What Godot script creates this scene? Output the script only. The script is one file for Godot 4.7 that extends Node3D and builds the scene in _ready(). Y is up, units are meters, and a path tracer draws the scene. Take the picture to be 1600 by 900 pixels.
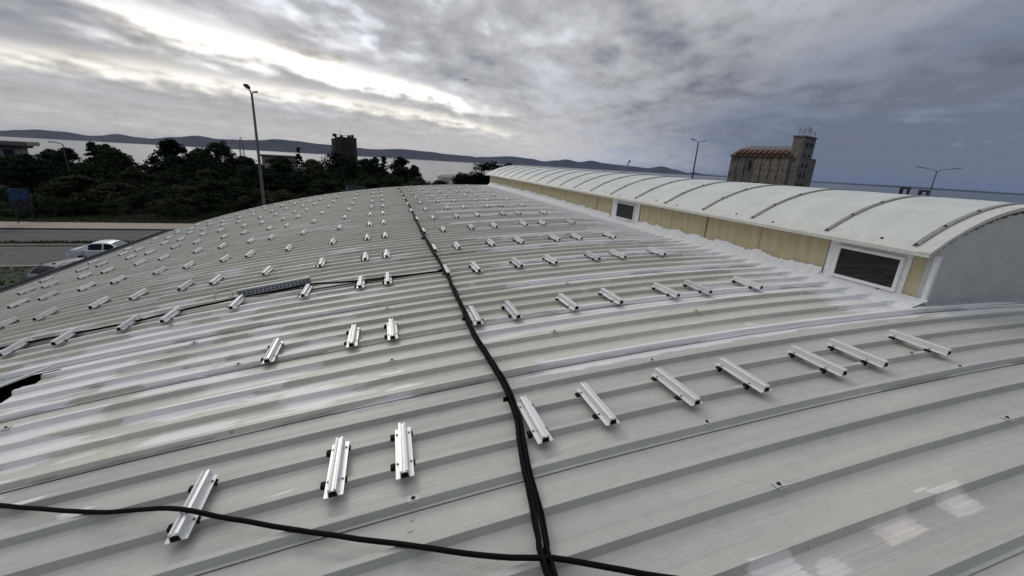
extends Node3D
# A barrel-vaulted metal warehouse roof set with short mounting rails, a ridge skylight, a road, pine wood, sea and islands.
# Plan coordinates: x to the right, z forward along the roof ridge (Godot's -Z), y up, metres.

const RIB := 0.2575          # spacing of the roof ribs
const RIB0 := 1.427          # near foot of rib number 0
const LAP0 := 1.6845         # near foot of the first sheet lap
const SHEET := 1.03          # cover width of a roof sheet
const GABLE := 22.8          # far end of the roof
const EAVE := -15.12         # left edge of the roof
const PAN := -0.065
const CREST := -0.025
const GROUND := -7.0
const SEA := -24.0
const EYE := Vector3(-6.0843, 1.2211, 0.0)

var names := {}
var rng := RandomNumberGenerator.new()
var noise := FastNoiseLite.new()
var fine := FastNoiseLite.new()

# ---------------------------------------------------------------- helpers
func g(x: float, y: float, z: float) -> Vector3:
	return Vector3(x, y, -z)

func vault(x: float) -> float:
	return -x * x / (2.0 * 49.784) - 5.1935e-6 * x * x * x * x

func vault_slope(x: float) -> float:
	return -x / 49.784 - 4.0 * 5.1935e-6 * x * x * x

func at(az: float, dist: float, y: float) -> Vector3:   # a spot by compass bearing and distance from the place where one stands
	var a := deg_to_rad(az)
	return g(EYE.x + sin(a) * dist, y, cos(a) * dist)

func ss(a: float, b: float, v: float) -> float:
	return smoothstep(a, b, v)

class MB:
	var v := PackedVector3Array()
	var n := PackedVector3Array()
	var uv := PackedVector2Array()
	var c := PackedColorArray()
	var use_uv := false
	var use_c := false
	var col := Color(1, 1, 1)
	func vert(p: Vector3, nn: Vector3, t := Vector2.ZERO) -> void:
		v.append(p); n.append(nn)
		if use_uv: uv.append(t)
		if use_c: c.append(col)
	func tri(a: Vector3, b: Vector3, d: Vector3, hint := Vector3.ZERO) -> void:
		var k := (b - a).cross(d - a)
		if k.length_squared() < 1e-16: return
		k = k.normalized()
		if hint != Vector3.ZERO and k.dot(hint) < 0.0:
			k = -k
			vert(a, k); vert(b, k); vert(d, k)
		else:
			vert(a, k); vert(d, k); vert(b, k)
	func quad(a: Vector3, b: Vector3, d: Vector3, e: Vector3, hint := Vector3.ZERO) -> void:
		tri(a, b, d, hint); tri(a, d, e, hint)
	func smooth_quad(p: Array, nn: Array, t: Array = []) -> void:   # p a,b,c,d in ring order, own normals
		var k: Vector3 = (p[1] - p[0]).cross(p[2] - p[0])
		var order := [0, 2, 1, 0, 3, 2] if k.dot(nn[0]) >= 0.0 else [0, 1, 2, 0, 2, 3]
		for i in order:
			vert(p[i], nn[i], t[i] if t.size() else Vector2.ZERO)
	func box(ce: Vector3, s: Vector3, ba := Basis.IDENTITY, bevel := 0.0) -> void:
		var h := s * 0.5
		if bevel <= 0.0:
			for ax in 3:
				for sg in [-1.0, 1.0]:
					var u := Vector3.ZERO; var w := Vector3.ZERO; var o := Vector3.ZERO
					o[ax] = h[ax] * sg; u[(ax + 1) % 3] = h[(ax + 1) % 3]; w[(ax + 2) % 3] = h[(ax + 2) % 3]
					quad(ce + ba * (o - u - w), ce + ba * (o + u - w), ce + ba * (o + u + w), ce + ba * (o - u + w), ba * o)
			return
		for ax in 3:
			for sg in [-1.0, 1.0]:
				var u := Vector3.ZERO; var w := Vector3.ZERO; var o := Vector3.ZERO
				o[ax] = h[ax] * sg; u[(ax + 1) % 3] = h[(ax + 1) % 3] - bevel; w[(ax + 2) % 3] = h[(ax + 2) % 3] - bevel
				quad(ce + ba * (o - u - w), ce + ba * (o + u - w), ce + ba * (o + u + w), ce + ba * (o - u + w), ba * o)
		for ax in 3:   # chamfers along each axis
			var b1 := (ax + 1) % 3; var b2 := (ax + 2) % 3
			for s1 in [-1.0, 1.0]:
				for s2 in [-1.0, 1.0]:
					var l := Vector3.ZERO; l[ax] = h[ax] - bevel
					var p := Vector3.ZERO; p[b1] = h[b1] * s1; p[b2] = (h[b2] - bevel) * s2
					var q := Vector3.ZERO; q[b1] = (h[b1] - bevel) * s1; q[b2] = h[b2] * s2
					quad(ce + ba * (p - l), ce + ba * (p + l), ce + ba * (q + l), ce + ba * (q - l), ba * (p + q))
		for s1 in [-1.0, 1.0]:
			for s2 in [-1.0, 1.0]:
				for s3 in [-1.0, 1.0]:
					var s_ := Vector3(s1, s2, s3)
					tri(ce + ba * (s_ * Vector3(h.x, h.y - bevel, h.z - bevel)), ce + ba * (s_ * Vector3(h.x - bevel, h.y, h.z - bevel)), ce + ba * (s_ * Vector3(h.x - bevel, h.y - bevel, h.z)), ba * s_)
	func tube(p: PackedVector3Array, r0: float, r1: float, sides := 8, caps := true) -> void:
		var rings := []
		var nor := []
		var up := Vector3.UP
		for i in p.size():
			var t := (p[mini(i + 1, p.size() - 1)] - p[maxi(i - 1, 0)]).normalized()
			if absf(t.dot(up)) > 0.95: up = Vector3.RIGHT if absf(t.x) < 0.9 else Vector3.BACK
			var s := t.cross(up).normalized(); var q := s.cross(t).normalized()
			up = q
			var r := lerpf(r0, r1, float(i) / maxf(1, p.size() - 1))
			var ring := PackedVector3Array(); var nr := PackedVector3Array()
			for k in sides:
				var a := TAU * k / sides
				var d := s * cos(a) + q * sin(a)
				ring.append(p[i] + d * r); nr.append(d)
			rings.append(ring); nor.append(nr)
		for i in p.size() - 1:
			for k in sides:
				var k2 := (k + 1) % sides
				smooth_quad([rings[i][k], rings[i][k2], rings[i + 1][k2], rings[i + 1][k]], [nor[i][k], nor[i][k2], nor[i + 1][k2], nor[i + 1][k]])
		if caps:
			for e in [0, p.size() - 1]:
				var out := (p[0] - p[1]) if e == 0 else (p[e] - p[e - 1])
				for k in range(1, sides - 1):
					tri(rings[e][0], rings[e][k], rings[e][k + 1], out)
	func extrude(poly: PackedVector2Array, a: Transform3D, length: float) -> void:   # closed outline in the x,y plane of a, pushed along its z
		var m := poly.size()
		var mid := Vector2.ZERO
		for q in poly: mid += q / m
		for i in m:
			var p := poly[i]; var q := poly[(i + 1) % m]
			var e := q - p
			var nn := Vector2(e.y, -e.x)
			if Geometry2D.is_polygon_clockwise(poly): nn = -nn
			quad(a * Vector3(p.x, p.y, 0), a * Vector3(q.x, q.y, 0), a * Vector3(q.x, q.y, length), a * Vector3(p.x, p.y, length), a.basis * Vector3(nn.x, nn.y, 0))
		var t := Geometry2D.triangulate_polygon(poly)
		for i in range(0, t.size(), 3):
			for z in [0.0, length]:
				tri(a * Vector3(poly[t[i]].x, poly[t[i]].y, z), a * Vector3(poly[t[i + 1]].x, poly[t[i + 1]].y, z), a * Vector3(poly[t[i + 2]].x, poly[t[i + 2]].y, z), a.basis * Vector3(0, 0, -1 if z == 0.0 else 1))
	func mesh() -> ArrayMesh:
		var a := []; a.resize(Mesh.ARRAY_MAX)
		a[Mesh.ARRAY_VERTEX] = v; a[Mesh.ARRAY_NORMAL] = n
		if use_uv: a[Mesh.ARRAY_TEX_UV] = uv
		if use_c: a[Mesh.ARRAY_COLOR] = c
		var m := ArrayMesh.new()
		m.add_surface_from_arrays(Mesh.PRIMITIVE_TRIANGLES, a)
		return m

func numbered(s: String) -> String:
	if not names.has(s):
		names[s] = 0
		return s
	names[s] += 1
	return "%s_%03d" % [s, names[s]]

func thing(called: String, label: String, category: String, where := Vector3.ZERO, group := "") -> Node3D:
	var o := Node3D.new()
	o.name = numbered(called)
	add_child(o)
	o.position = where
	o.set_meta("label", label)
	o.set_meta("category", category)
	if group: o.set_meta("group", group)
	return o

func part(called: String, m: Mesh, mat: Material, parent: Node, local := Transform3D.IDENTITY) -> MeshInstance3D:
	var o := MeshInstance3D.new()
	o.name = called
	o.mesh = m
	if mat: o.material_override = mat
	o.transform = local
	parent.add_child(o, true)
	return o

func lone(called: String, m: Mesh, mat: Material, label: String, category: String, group := "") -> MeshInstance3D:
	var o := part(numbered(called), m, mat, self)
	o.set_meta("label", label); o.set_meta("category", category)
	if group: o.set_meta("group", group)
	return o

func setting(called: String, m: Mesh, mat: Material) -> MeshInstance3D:
	var o := part(numbered(called), m, mat, self)
	o.set_meta("kind", "structure")
	o.set_meta("label", called.replace("_", " "))
	return o

func mat(lin: Color, rough := 0.7, metal := 0.0) -> StandardMaterial3D:
	var m := StandardMaterial3D.new()
	m.albedo_color = lin.linear_to_srgb()
	m.roughness = rough
	m.metallic = metal
	return m

func grain(m: StandardMaterial3D, dark: float, freq: float, scale: Vector3, seed_: int, warm := Color(1, 1, 1), octaves := 4) -> StandardMaterial3D:   # mottled tone laid over a material in world space
	var t := NoiseTexture2D.new()
	t.width = 256; t.height = 256; t.seamless = true
	var f := FastNoiseLite.new()
	f.noise_type = FastNoiseLite.TYPE_SIMPLEX_SMOOTH; f.frequency = freq; f.seed = seed_; f.fractal_octaves = octaves
	t.noise = f
	var r := Gradient.new()
	r.set_color(0, Color(dark, dark, dark) * warm); r.set_color(1, Color(1, 1, 1))
	r.offsets = PackedFloat32Array([0.2, 0.75])
	t.color_ramp = r
	m.albedo_texture = t
	m.uv1_triplanar = true
	m.uv1_world_triplanar = true
	m.uv1_scale = scale
	return m

func curve_points(ctrl: Array, step: float) -> PackedVector3Array:   # smooth line through the points
	var out := PackedVector3Array()
	for i in ctrl.size() - 1:
		var a: Vector3 = ctrl[maxi(i - 1, 0)]; var b: Vector3 = ctrl[i]; var c: Vector3 = ctrl[i + 1]; var d: Vector3 = ctrl[mini(i + 2, ctrl.size() - 1)]
		var k := maxi(1, int(b.distance_to(c) / step))
		for j in k:
			out.append(b.cubic_interpolate(c, a, d, float(j) / k))
	out.append(ctrl[-1])
	return out

# ---------------------------------------------------------------- sky
func sky_image() -> Image:
	var w := 2048; var h := 1024
	var data := PackedFloat32Array(); data.resize(w * h * 4)
	var big := FastNoiseLite.new(); big.noise_type = FastNoiseLite.TYPE_SIMPLEX_SMOOTH; big.seed = 5; big.frequency = 1.0; big.fractal_octaves = 6; big.fractal_gain = 0.5
	var wisp := FastNoiseLite.new(); wisp.noise_type = FastNoiseLite.TYPE_SIMPLEX_SMOOTH; wisp.seed = 11; wisp.frequency = 1.0; wisp.fractal_octaves = 5; wisp.fractal_gain = 0.62
	var low := FastNoiseLite.new(); low.noise_type = FastNoiseLite.TYPE_SIMPLEX_SMOOTH; low.seed = 23; low.frequency = 1.0; low.fractal_octaves = 3
	for j in h:
		var el := 90.0 - (j + 0.5) / h * 180.0
		var se := sin(deg_to_rad(el)); var ce := cos(deg_to_rad(el))
		for i in w:
			var az := (i + 0.5) / w * 360.0
			if az > 180.0: az -= 360.0
			var k := (j * w + i) * 4
			if el < -3.0:
				data[k] = 0.11; data[k + 1] = 0.115; data[k + 2] = 0.12; data[k + 3] = 1.0
				continue
			var sa := sin(deg_to_rad(az)); var ca := cos(deg_to_rad(az))
			var q := 1.0 / (maxf(se, 0.0) + 0.09)
			var px := ce * sa * q; var pz := ce * ca * q
			# cloud rows run towards bearing 28
			var along := px * 0.469 + pz * 0.883; var across := px * 0.883 - pz * 0.469
			var n3 := low.get_noise_2d(along * 0.22 + 9.0, across * 0.35)
			var wx := 0.35 * n3
			var n1 := big.get_noise_2d(along * 0.6 + wx, across * 0.95)
			var n2 := wisp.get_noise_2d(along * 1.9 + 40.0 + wx, across * 2.9)
			var lump := n1 * 0.6 + n2 * 0.4            # broken cloud, soft and fine together
			var lum := 0.37 + 0.19 * n1 + 0.15 * n2 + 0.07 * n3
			# bearing counted clockwise past the right hand side: a rain cloud fills the right and the rear, deepest low down
			var turn := az if az > -100.0 else az + 360.0
			var rd := ss(22.0, 70.0, turn + (8.0 - el) * 1.6 + n3 * 20.0 + lump * 30.0) * (1.0 - ss(215.0, 250.0, turn))
			lum -= 0.07 * ss(18.0, 45.0, turn) * (1.0 - ss(215.0, 250.0, turn))
			lum = lerpf(lum, 0.118 + 0.09 * n1 + 0.065 * n2, rd * 0.9)
			# low veil above the horizon
			var veil := 1.0 - ss(0.5, 6.5 + 3.0 * exp(-pow((az - 18.0) / 12.0, 2.0)), el + n1 * 2.0)
			var veil_lum := lerpf(0.425, 0.49, ss(-25.0, 12.0, az))
			veil_lum = lerpf(veil_lum, 0.08, ss(20.0, 58.0, turn))
			lum = lerpf(lum, veil_lum + 0.06 * n2, veil * 0.85)
			var warm := 0.0
			# the break in the clouds on the left, with the sun behind it
			if absf(az) < 75.0:
				var e := el - (6.9 - 0.1 * az - 0.0018 * az * az)
				var ew := e + lump * 2.2
				var taper := clampf(1.0 - (az + 20.0) / 36.0, 0.12, 1.0)
				var ms := ss(-31.0, -21.0, az + n1 * 8.0) * (1.0 - ss(8.0, 18.0, az + n1 * 8.0))
				var mw := ss(-70.0, -40.0, az) * (1.0 - ss(8.0, 22.0, az))
				var ca_ := 0.75 + 1.45 * taper
				var wa := 0.4 + 0.95 * taper
				var hole := ss(-0.16, 0.22, lump + 0.12 + 0.25 * (1.0 - taper))   # cloud puffs drift across the break
				var a := exp(-pow((ew - ca_) / wa, 2.0)) * ms
				var glow := exp(-pow((e - ca_) / (wa * 2.6), 2.0)) * ms
				var dk := exp(-pow((ew + 0.15) / (0.45 + 0.65 * taper), 2.0)) * mw
				var b := exp(-pow((e + 1.9 * (0.55 + 0.45 * taper) + n2 * 0.9) / (0.4 + 0.6 * taper), 2.0)) * mw
				var g2 := exp(-pow((e + 4.1 + n2 * 1.2) / 1.1, 2.0)) * mw
				lum += glow * (0.16 + 0.25 * lump)
				lum = lerpf(lum, 0.30 + 0.10 * n2, dk * 0.75)
				lum += b * (0.40 + 0.3 * n2)
				lum = lerpf(lum, 0.38, g2 * 0.5)
				lum += a * (0.12 + 0.60 * hole)
				lum += maxf(0.0, lump - 0.08) * 1.1 * exp(-pow((az - 2.0) / 16.0, 2.0)) * exp(-pow((el - 14.5) / 4.5, 2.0))
				warm = clampf(a * 1.0 + glow * 0.4 + b * 1.4 + veil * 0.8, 0.0, 1.0) * (1.0 - ss(14.0, 34.0, az))
			# an overcast sky grows lighter towards the zenith
			lum *= pow((1.0 + 2.0 * maxf(se, 0.208)) / 1.416, 1.2)
			lum = maxf(lum, 0.06)
			var blue := clampf((0.38 - lum) * 2.0, 0.0, 0.6)
			blue = maxf(blue, 0.13) + rd * 0.34
			data[k] = lum * (1.0 - 0.32 * blue + 0.07 * warm)
			data[k + 1] = lum * (1.0 - 0.13 * blue)
			data[k + 2] = lum * (1.0 + 0.34 * blue - 0.13 * warm)
			data[k + 3] = 1.0
	return Image.create_from_data(w, h, false, Image.FORMAT_RGBAF, data.to_byte_array())

# ---------------------------------------------------------------- the painted roof skin: sheet tint, dirt and strokes of white sealing paint
class RoofPaint:
	var w: int; var h: int
	var x0: float; var x1: float; var z0: float; var z1: float
	var white: PackedFloat32Array
	var pink: PackedFloat32Array
	var dark: PackedFloat32Array
	var f: FastNoiseLite
	func setup(w_: int, h_: int, x0_: float, x1_: float, z0_: float, z1_: float, n: FastNoiseLite) -> void:
		w = w_; h = h_; x0 = x0_; x1 = x1_; z0 = z0_; z1 = z1_; f = n
		white.resize(w * h); pink.resize(w * h); dark.resize(w * h)
	func stroke(a0: float, a1: float, b0: float, b1: float, op: float, rag_x := 0.12, rag_z := 0.03, tint := 0.0, shear := 0.0, into := 0) -> void:
		var pad := absf(shear * (a1 - a0)) + 0.04
		var i0 := clampi(int((a0 - 0.1 - x0) / (x1 - x0) * w), 0, w - 1); var i1 := clampi(int((a1 + 0.1 - x0) / (x1 - x0) * w), 0, w - 1)
		var j0 := clampi(int((b0 - pad - z0) / (z1 - z0) * h), 0, h - 1); var j1 := clampi(int((b1 + pad - z0) / (z1 - z0) * h), 0, h - 1)
		if i1 <= i0 or j1 <= j0: return
		var mid := (a0 + a1) * 0.5
		for j in range(j0, j1 + 1):
			var z := z0 + (j + 0.5) / h * (z1 - z0)
			for i in range(i0, i1 + 1):
				var x := x0 + (i + 0.5) / w * (x1 - x0)
				var zz := z - (x - mid) * shear
				var n := f.get_noise_2d(x * 2.2, z * 16.0)
				var n2 := f.get_noise_2d(x * 1.0 + 50.0, z * 55.0)
				var dx := minf(x - a0, a1 - x) + n2 * rag_x + n * rag_x * 0.5
				var dz := minf(zz - b0, b1 - zz) + n * rag_z
				var a := smoothstep(0.0, rag_x * 0.28 + 0.008, dx) * smoothstep(0.0, rag_z * 0.25 + 0.004, dz) * minf(1.0, op * 1.12) * (0.9 + 0.4 * n2)
				if a > 0.0:
					var k := j * w + i
					if into == 0:
						white[k] = maxf(white[k], minf(a, 1.0))
						if tint > 0.0: pink[k] = maxf(pink[k], tint * minf(a * 1.4, 1.0))
					else:
						dark[k] = maxf(dark[k], minf(a, 1.0))
	func image(big: FastNoiseLite, sheet_tint: Callable) -> ImageTexture:
		var d := PackedByteArray(); d.resize(w * h * 3)
		for j in h:
			var z := z0 + (j + 0.5) / h * (z1 - z0)
			var base: Color = sheet_tint.call(z)
			for i in w:
				var x := x0 + (i + 0.5) / w * (x1 - x0)
				var k := j * w + i
				var n := big.get_noise_2d(x * 0.35, z * 3.0)
				var n2 := f.get_noise_2d(x * 0.8, z * 45.0)
				var n3 := f.get_noise_2d(x * 9.0, z * 9.0)
				var t := 1.0 + 0.075 * n + 0.035 * n2 + 0.03 * n3
				var wh := white[k]; var pk := pink[k]; var dk := 1.0 - 0.75 * dark[k]
				var yl := maxf(0.0, n) * 0.02
				d[k * 3] = clampi(int(lerpf(base.r * t, 0.912 + 0.03 * n2, wh) * dk * 255.0), 0, 255)
				d[k * 3 + 1] = clampi(int(lerpf(base.g * t, 0.905 - 0.045 * pk + 0.03 * n2, wh) * dk * 255.0), 0, 255)
				d[k * 3 + 2] = clampi(int(lerpf(base.b * t * (1.0 - yl), 0.893 - 0.075 * pk + 0.03 * n2, wh) * dk * 255.0), 0, 255)
		return ImageTexture.create_from_image(Image.create_from_data(w, h, false, Image.FORMAT_RGB8, d))

func sheet_color(z: float) -> Color:
	var k := int(floor((z - LAP0) / SHEET))
	var r := fposmod(sin(k * 12.9898) * 43758.5453, 1.0) - 0.5
	if z < LAP0 + SHEET:
		return Color(0.712 + r * 0.02, 0.708 + r * 0.02, 0.675 + r * 0.02)
	return Color(0.752 + r * 0.03, 0.742 + r * 0.03, 0.69 + r * 0.035)

func paint_near() -> ImageTexture:
	var s := RoofPaint.new()
	s.setup(2048, 2048, -13.0, 3.0, -0.5, 8.9, fine)
	paint(s)
	return s.image(noise, sheet_color)

func paint_far() -> ImageTexture:
	var s := RoofPaint.new()
	s.setup(1024, 1024, -15.3, 1.0, 8.9, 23.0, fine)
	paint(s)
	return s.image(noise, sheet_color)

func paint(s: RoofPaint) -> void:
	rng.seed = 77
	# apron painted along the foot of the skylight
	s.stroke(-1.12, 1.2, 2.75, 23.4, 1.0, 0.3, 0.05)
	s.stroke(-1.3, 0.0, 2.9, 23.4, 0.6, 0.6, 0.05)
	s.stroke(-1.35, -0.4, 2.62, 3.3, 0.95, 0.4, 0.06)
	s.stroke(-0.6, 3.0, 2.55, 2.9, 0.75, 0.2, 0.05)
	# bands over every sheet lap, from the apron down towards the cables
	for k in range(1, 20):
		var z := LAP0 + SHEET * k
		var far := -4.35 - rng.randf() * 0.25 - (0.65 if k == 1 else 0.0)
		s.stroke(far, -0.5, z - 0.08, z + 0.12, 1.0, 0.35, 0.03, 0.0, 0.012 if k < 3 else 0.0)
		if k >= 2:
			s.stroke(far + 0.4, -0.5, z - 0.26 + rng.randf() * 0.05, z - 0.09, 0.75 * rng.randf_range(0.5, 1.0), 0.9, 0.05)
			s.stroke(-3.4 + rng.randf() * 1.5, -0.5, z + 0.22, z + 0.36, 0.7, 0.7, 0.04)
			s.stroke(-2.2 + rng.randf() * 0.8, -0.5, z + 0.45, z + 0.75, 0.5, 0.7, 0.06)
	s.stroke(-5.25, -0.5, 3.46, 3.64, 0.7, 0.5, 0.05, 0.0, 0.05)
	s.stroke(-5.3, -4.5, 3.42, 3.78, 0.55, 0.3, 0.05)
	# single strokes on the left half, as they lie
	for q in [[-7.62, -7.05, 2.80, 2.95, 0.9], [-8.45, -8.15, 2.92, 3.02, 0.85], [-8.62, -8.18, 3.26, 3.36, 0.85], [-8.12, -7.83, 2.88, 2.95, 0.7],
			[-8.0, -7.2, 3.60, 3.78, 0.9], [-7.42, -7.1, 3.22, 3.31, 0.8], [-7.1, -6.88, 3.08, 3.19, 0.75], [-7.64, -7.38, 3.10, 3.19, 0.7],
			[-6.27, -6.14, 2.99, 3.07, 0.7], [-6.12, -5.93, 3.06, 3.14, 0.75], [-6.17, -6.07, 2.90, 2.96, 0.8], [-6.07, -5.84, 2.85, 2.91, 0.85], [-6.25, -6.14, 2.87, 2.94, 0.6],
			[-6.4, -5.92, 2.66, 2.72, 0.6], [-6.78, -6.6, 3.46, 3.53, 0.7], [-6.67, -6.54, 2.03, 2.07, 0.6], [-8.9, -8.1, 3.34, 3.62, 0.8], [-9.1, -7.7, 4.5, 5.1, 0.75],
			[-7.9, -6.9, 4.1, 4.3, 0.6], [-7.4, -6.2, 4.72, 4.92, 0.65], [-8.4, -7.7, 3.8, 4.05, 0.85], [-8.95, -8.3, 4.25, 4.5, 0.95], [-9.6, -8.4, 3.95, 4.3, 0.95], [-9.6, -8.6, 4.65, 5.05, 0.95],
			[-6.6, -6.4, 4.48, 4.58, 0.7], [-6.95, -6.35, 6.0, 6.12, 0.5], [-8.9, -8.2, 2.62, 2.78, 0.8], [-9.2, -8.3, 3.0, 3.2, 0.7]]:
		s.stroke(q[0], q[1], q[2], q[3], q[4], 0.14, 0.035, 0.0, rng.randf_range(-0.02, 0.06))
	for i in 46:   # broad brushed patches, two or three strokes on top of one another
		var x := rng.randf_range(-10.5, -6.3); var z := rng.randf_range(2.8, 6.6)
		if rng.randf() > clampf((-x - 5.6) / 2.6, 0.2, 1.0): continue
		for k in 3:
			var l := rng.randf_range(0.25, 0.7); var b := rng.randf_range(0.05, 0.1)
			var ox := x + rng.randf_range(-0.15, 0.15); var oz := z + (k - 1) * 0.06
			s.stroke(ox - l * 0.5, ox + l * 0.5, oz - b * 0.5, oz + b * 0.5, rng.randf_range(0.7, 0.95), 0.1, 0.02, 0.0, rng.randf_range(-0.08, 0.08))
	for i in 110:
		var x := rng.randf_range(-10.8, -5.6); var z := rng.randf_range(2.75, 8.5)
		if rng.randf() > clampf((-x - 4.6) / 4.0, 0.15, 0.9): continue
		var l := rng.randf_range(0.2, 0.95); var b := rng.randf_range(0.04, 0.16)
		s.stroke(x - l * 0.5, x + l * 0.5, z - b * 0.5, z + b * 0.5, rng.randf_range(0.35, 0.85), 0.3, 0.04)
	for i in 150:
		var x := rng.randf_range(-15.0, -6.4); var z := rng.randf_range(8.0, 22.5)
		if rng.randf() > clampf((-x - 4.5) / 6.0, 0.1, 0.85): continue
		var l := rng.randf_range(0.3, 1.6); var b := rng.randf_range(0.06, 0.22)
		s.stroke(x - l * 0.5, x + l * 0.5, z - b * 0.5, z + b * 0.5, rng.randf_range(0.25, 0.7), 0.45, 0.06)
	for i in 14:   # little dabs over old screw holes right of the cables
		var x := rng.randf_range(-5.0, -2.0); var z := rng.randf_range(2.8, 5.4)
		s.stroke(x - 0.05, x + 0.05, z - 0.03, z + 0.03, 0.45, 0.03, 0.015)
	# dabs near the lower right corner, some of them pinkish
	s.stroke(-4.08, -3.83, 0.82, 0.92, 0.55, 0.03, 0.022, 1.0)
	s.stroke(-4.02, -3.87, 0.835, 0.905, 0.8, 0.025, 0.02, 0.5)
	s.stroke(-3.65, -3.43, 0.825, 0.965, 0.55, 0.03, 0.022, 0.5)
	s.stroke(-3.6, -3.46, 0.85, 0.945, 0.82, 0.025, 0.02, 0.3)
	s.stroke(-3.66, -3.56, 0.985, 1.0, 0.6, 0.04, 0.01, 0.2)
	s.stroke(-4.73, -4.51, 0.815, 0.935, 0.7, 0.03, 0.022, 0.15)
	s.stroke(-4.46, -4.34, 0.78, 0.86, 0.5, 0.05, 0.03, 0.6)
	s.stroke(-4.19, -4.15, 1.49, 1.52, 0.8, 0.015, 0.01)
	s.stroke(-8.1, -7.85, 2.47, 2.52, 0.9, 0.08, 0.02)
	s.stroke(-7.75, -7.6, 2.30, 2.36, 0.8, 0.06, 0.02)
	# stains: dirt caught below the laps, rust runs under a few screws
	for k in range(-1, 20):
		var z := LAP0 + SHEET * k
		for i in 7:
			var x := rng.randf_range(-13.0, 0.0)
			s.stroke(x, x + rng.randf_range(0.2, 1.2), z - 0.022, z + 0.003, 0.28, 0.2, 0.006, 0.0, 0.0, 1)
	for q in [[-5.99, 1.62], [-6.0, 1.56], [-5.62, 1.62], [-5.4, 1.66], [-1.9, 1.675], [-2.2, 1.66], [-6.05, 2.69], [-7.05, 2.72], [-8.0, 2.71]]:
		s.stroke(q[0] - 0.014, q[0] + 0.014, q[1] - 0.006, q[1] + 0.006, 0.5, 0.012, 0.006, 0.0, 0.0, 1)
	for q in [[-4.98, 0.92], [-4.42, 0.905], [-3.95, 0.915]]:   # scratched ticks on a rib
		s.stroke(q[0], q[0] + 0.006, q[1], q[1] + 0.05, 0.9, 0.002, 0.004, 0.0, 0.0, 1)

# ---------------------------------------------------------------- warehouse roof
func hatch_hole(x: float, z: float) -> bool:
	var right := -9.17 + clampf((z - 4.2) / 0.5, 0.0, 1.0) * 0.1 - (0.09 if z > 4.36 and z < 4.42 else 0.0)
	return x > -10.4 and x < right and z > 4.12 and z < 4.735

func sheet_mesh(k: int, near: bool) -> ArrayMesh:
	var b := MB.new(); b.use_uv = true
	var s := LAP0 + SHEET * k
	var prof: Array[Vector2] = []
	prof.append(Vector2(s - 0.017, PAN + 0.007)); prof.append(Vector2(s - 0.003, PAN + 0.009))
	for r in 4:
		var z := s + RIB * r
		var up := 0.004 if r == 0 else 0.0
		if r > 0:
			prof.append(Vector2(z, PAN))
		prof.append(Vector2(z + 0.013, CREST + up)); prof.append(Vector2(z + 0.044, CREST + up)); prof.append(Vector2(z + 0.057, PAN + up * 0.5))
		prof.append(Vector2(z + 0.118, PAN)); prof.append(Vector2(z + 0.121, PAN + 0.001)); prof.append(Vector2(z + 0.126, PAN))
		prof.append(Vector2(z + 0.186, PAN)); prof.append(Vector2(z + 0.189, PAN + 0.001)); prof.append(Vector2(z + 0.194, PAN))
	prof.append(Vector2(s + SHEET, PAN - 0.001)); prof.append(Vector2(s + SHEET + 0.013, CREST - 0.001)); prof.append(Vector2(s + SHEET + 0.03, CREST - 0.001))
	var xs: Array[float] = []
	var x := EAVE
	while x < 3.0:
		xs.append(x); x += 0.05 if k == 2 and x < -8.8 and x > -9.8 else 0.2
	for e in range(3, 16): xs.append(float(e))
	var tx0 := -13.0 if near else -15.3; var tw := 16.0 if near else 16.3
	var tz0 := -0.5 if near else 8.9; var th := 9.4 if near else 14.1
	for j in prof.size() - 1:
		var p := prof[j]; var q := prof[j + 1]
		if q.x > GABLE:
			if p.x >= GABLE: break
			q = Vector2(GABLE, lerpf(p.y, q.y, (GABLE - p.x) / (q.x - p.x)))
		for i in xs.size() - 1:
			if k == 2 and hatch_hole((xs[i] + xs[i + 1]) * 0.5, (p.x + q.x) * 0.5): continue
			var pts := []; var nn := []; var t := []
			for c in [[xs[i], p], [xs[i + 1], p], [xs[i + 1], q], [xs[i], q]]:
				var cx: float = c[0]; var cp: Vector2 = c[1]
				var wob := 0.0025 * noise.get_noise_2d(cx * 0.7, cp.x * 0.9)
				pts.append(g(cx, vault(cx) + cp.y + wob, cp.x))
				var tx := Vector3(1, vault_slope(cx), 0); var tz := Vector3(0, q.y - p.y, -(q.x - p.x))
				nn.append(tx.cross(tz).normalized() * -1.0 if tx.cross(tz).y < 0.0 else tx.cross(tz).normalized())
				t.append(Vector2((cx - tx0) / tw, (cp.x - tz0) / th))
			b.smooth_quad(pts, nn, t)
	return b.mesh()

func roof_frame(x: float, z: float, h: float) -> Transform3D:   # a seat on the roof: y square to the vault, z towards the viewer
	var n := Vector3(-vault_slope(x), 1, 0).normalized()
	var tx := Vector3(1, vault_slope(x), 0).normalized()
	return Transform3D(Basis(tx, n, Vector3(0, 0, 1)), g(x, vault(x), z) + n * h)

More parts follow.
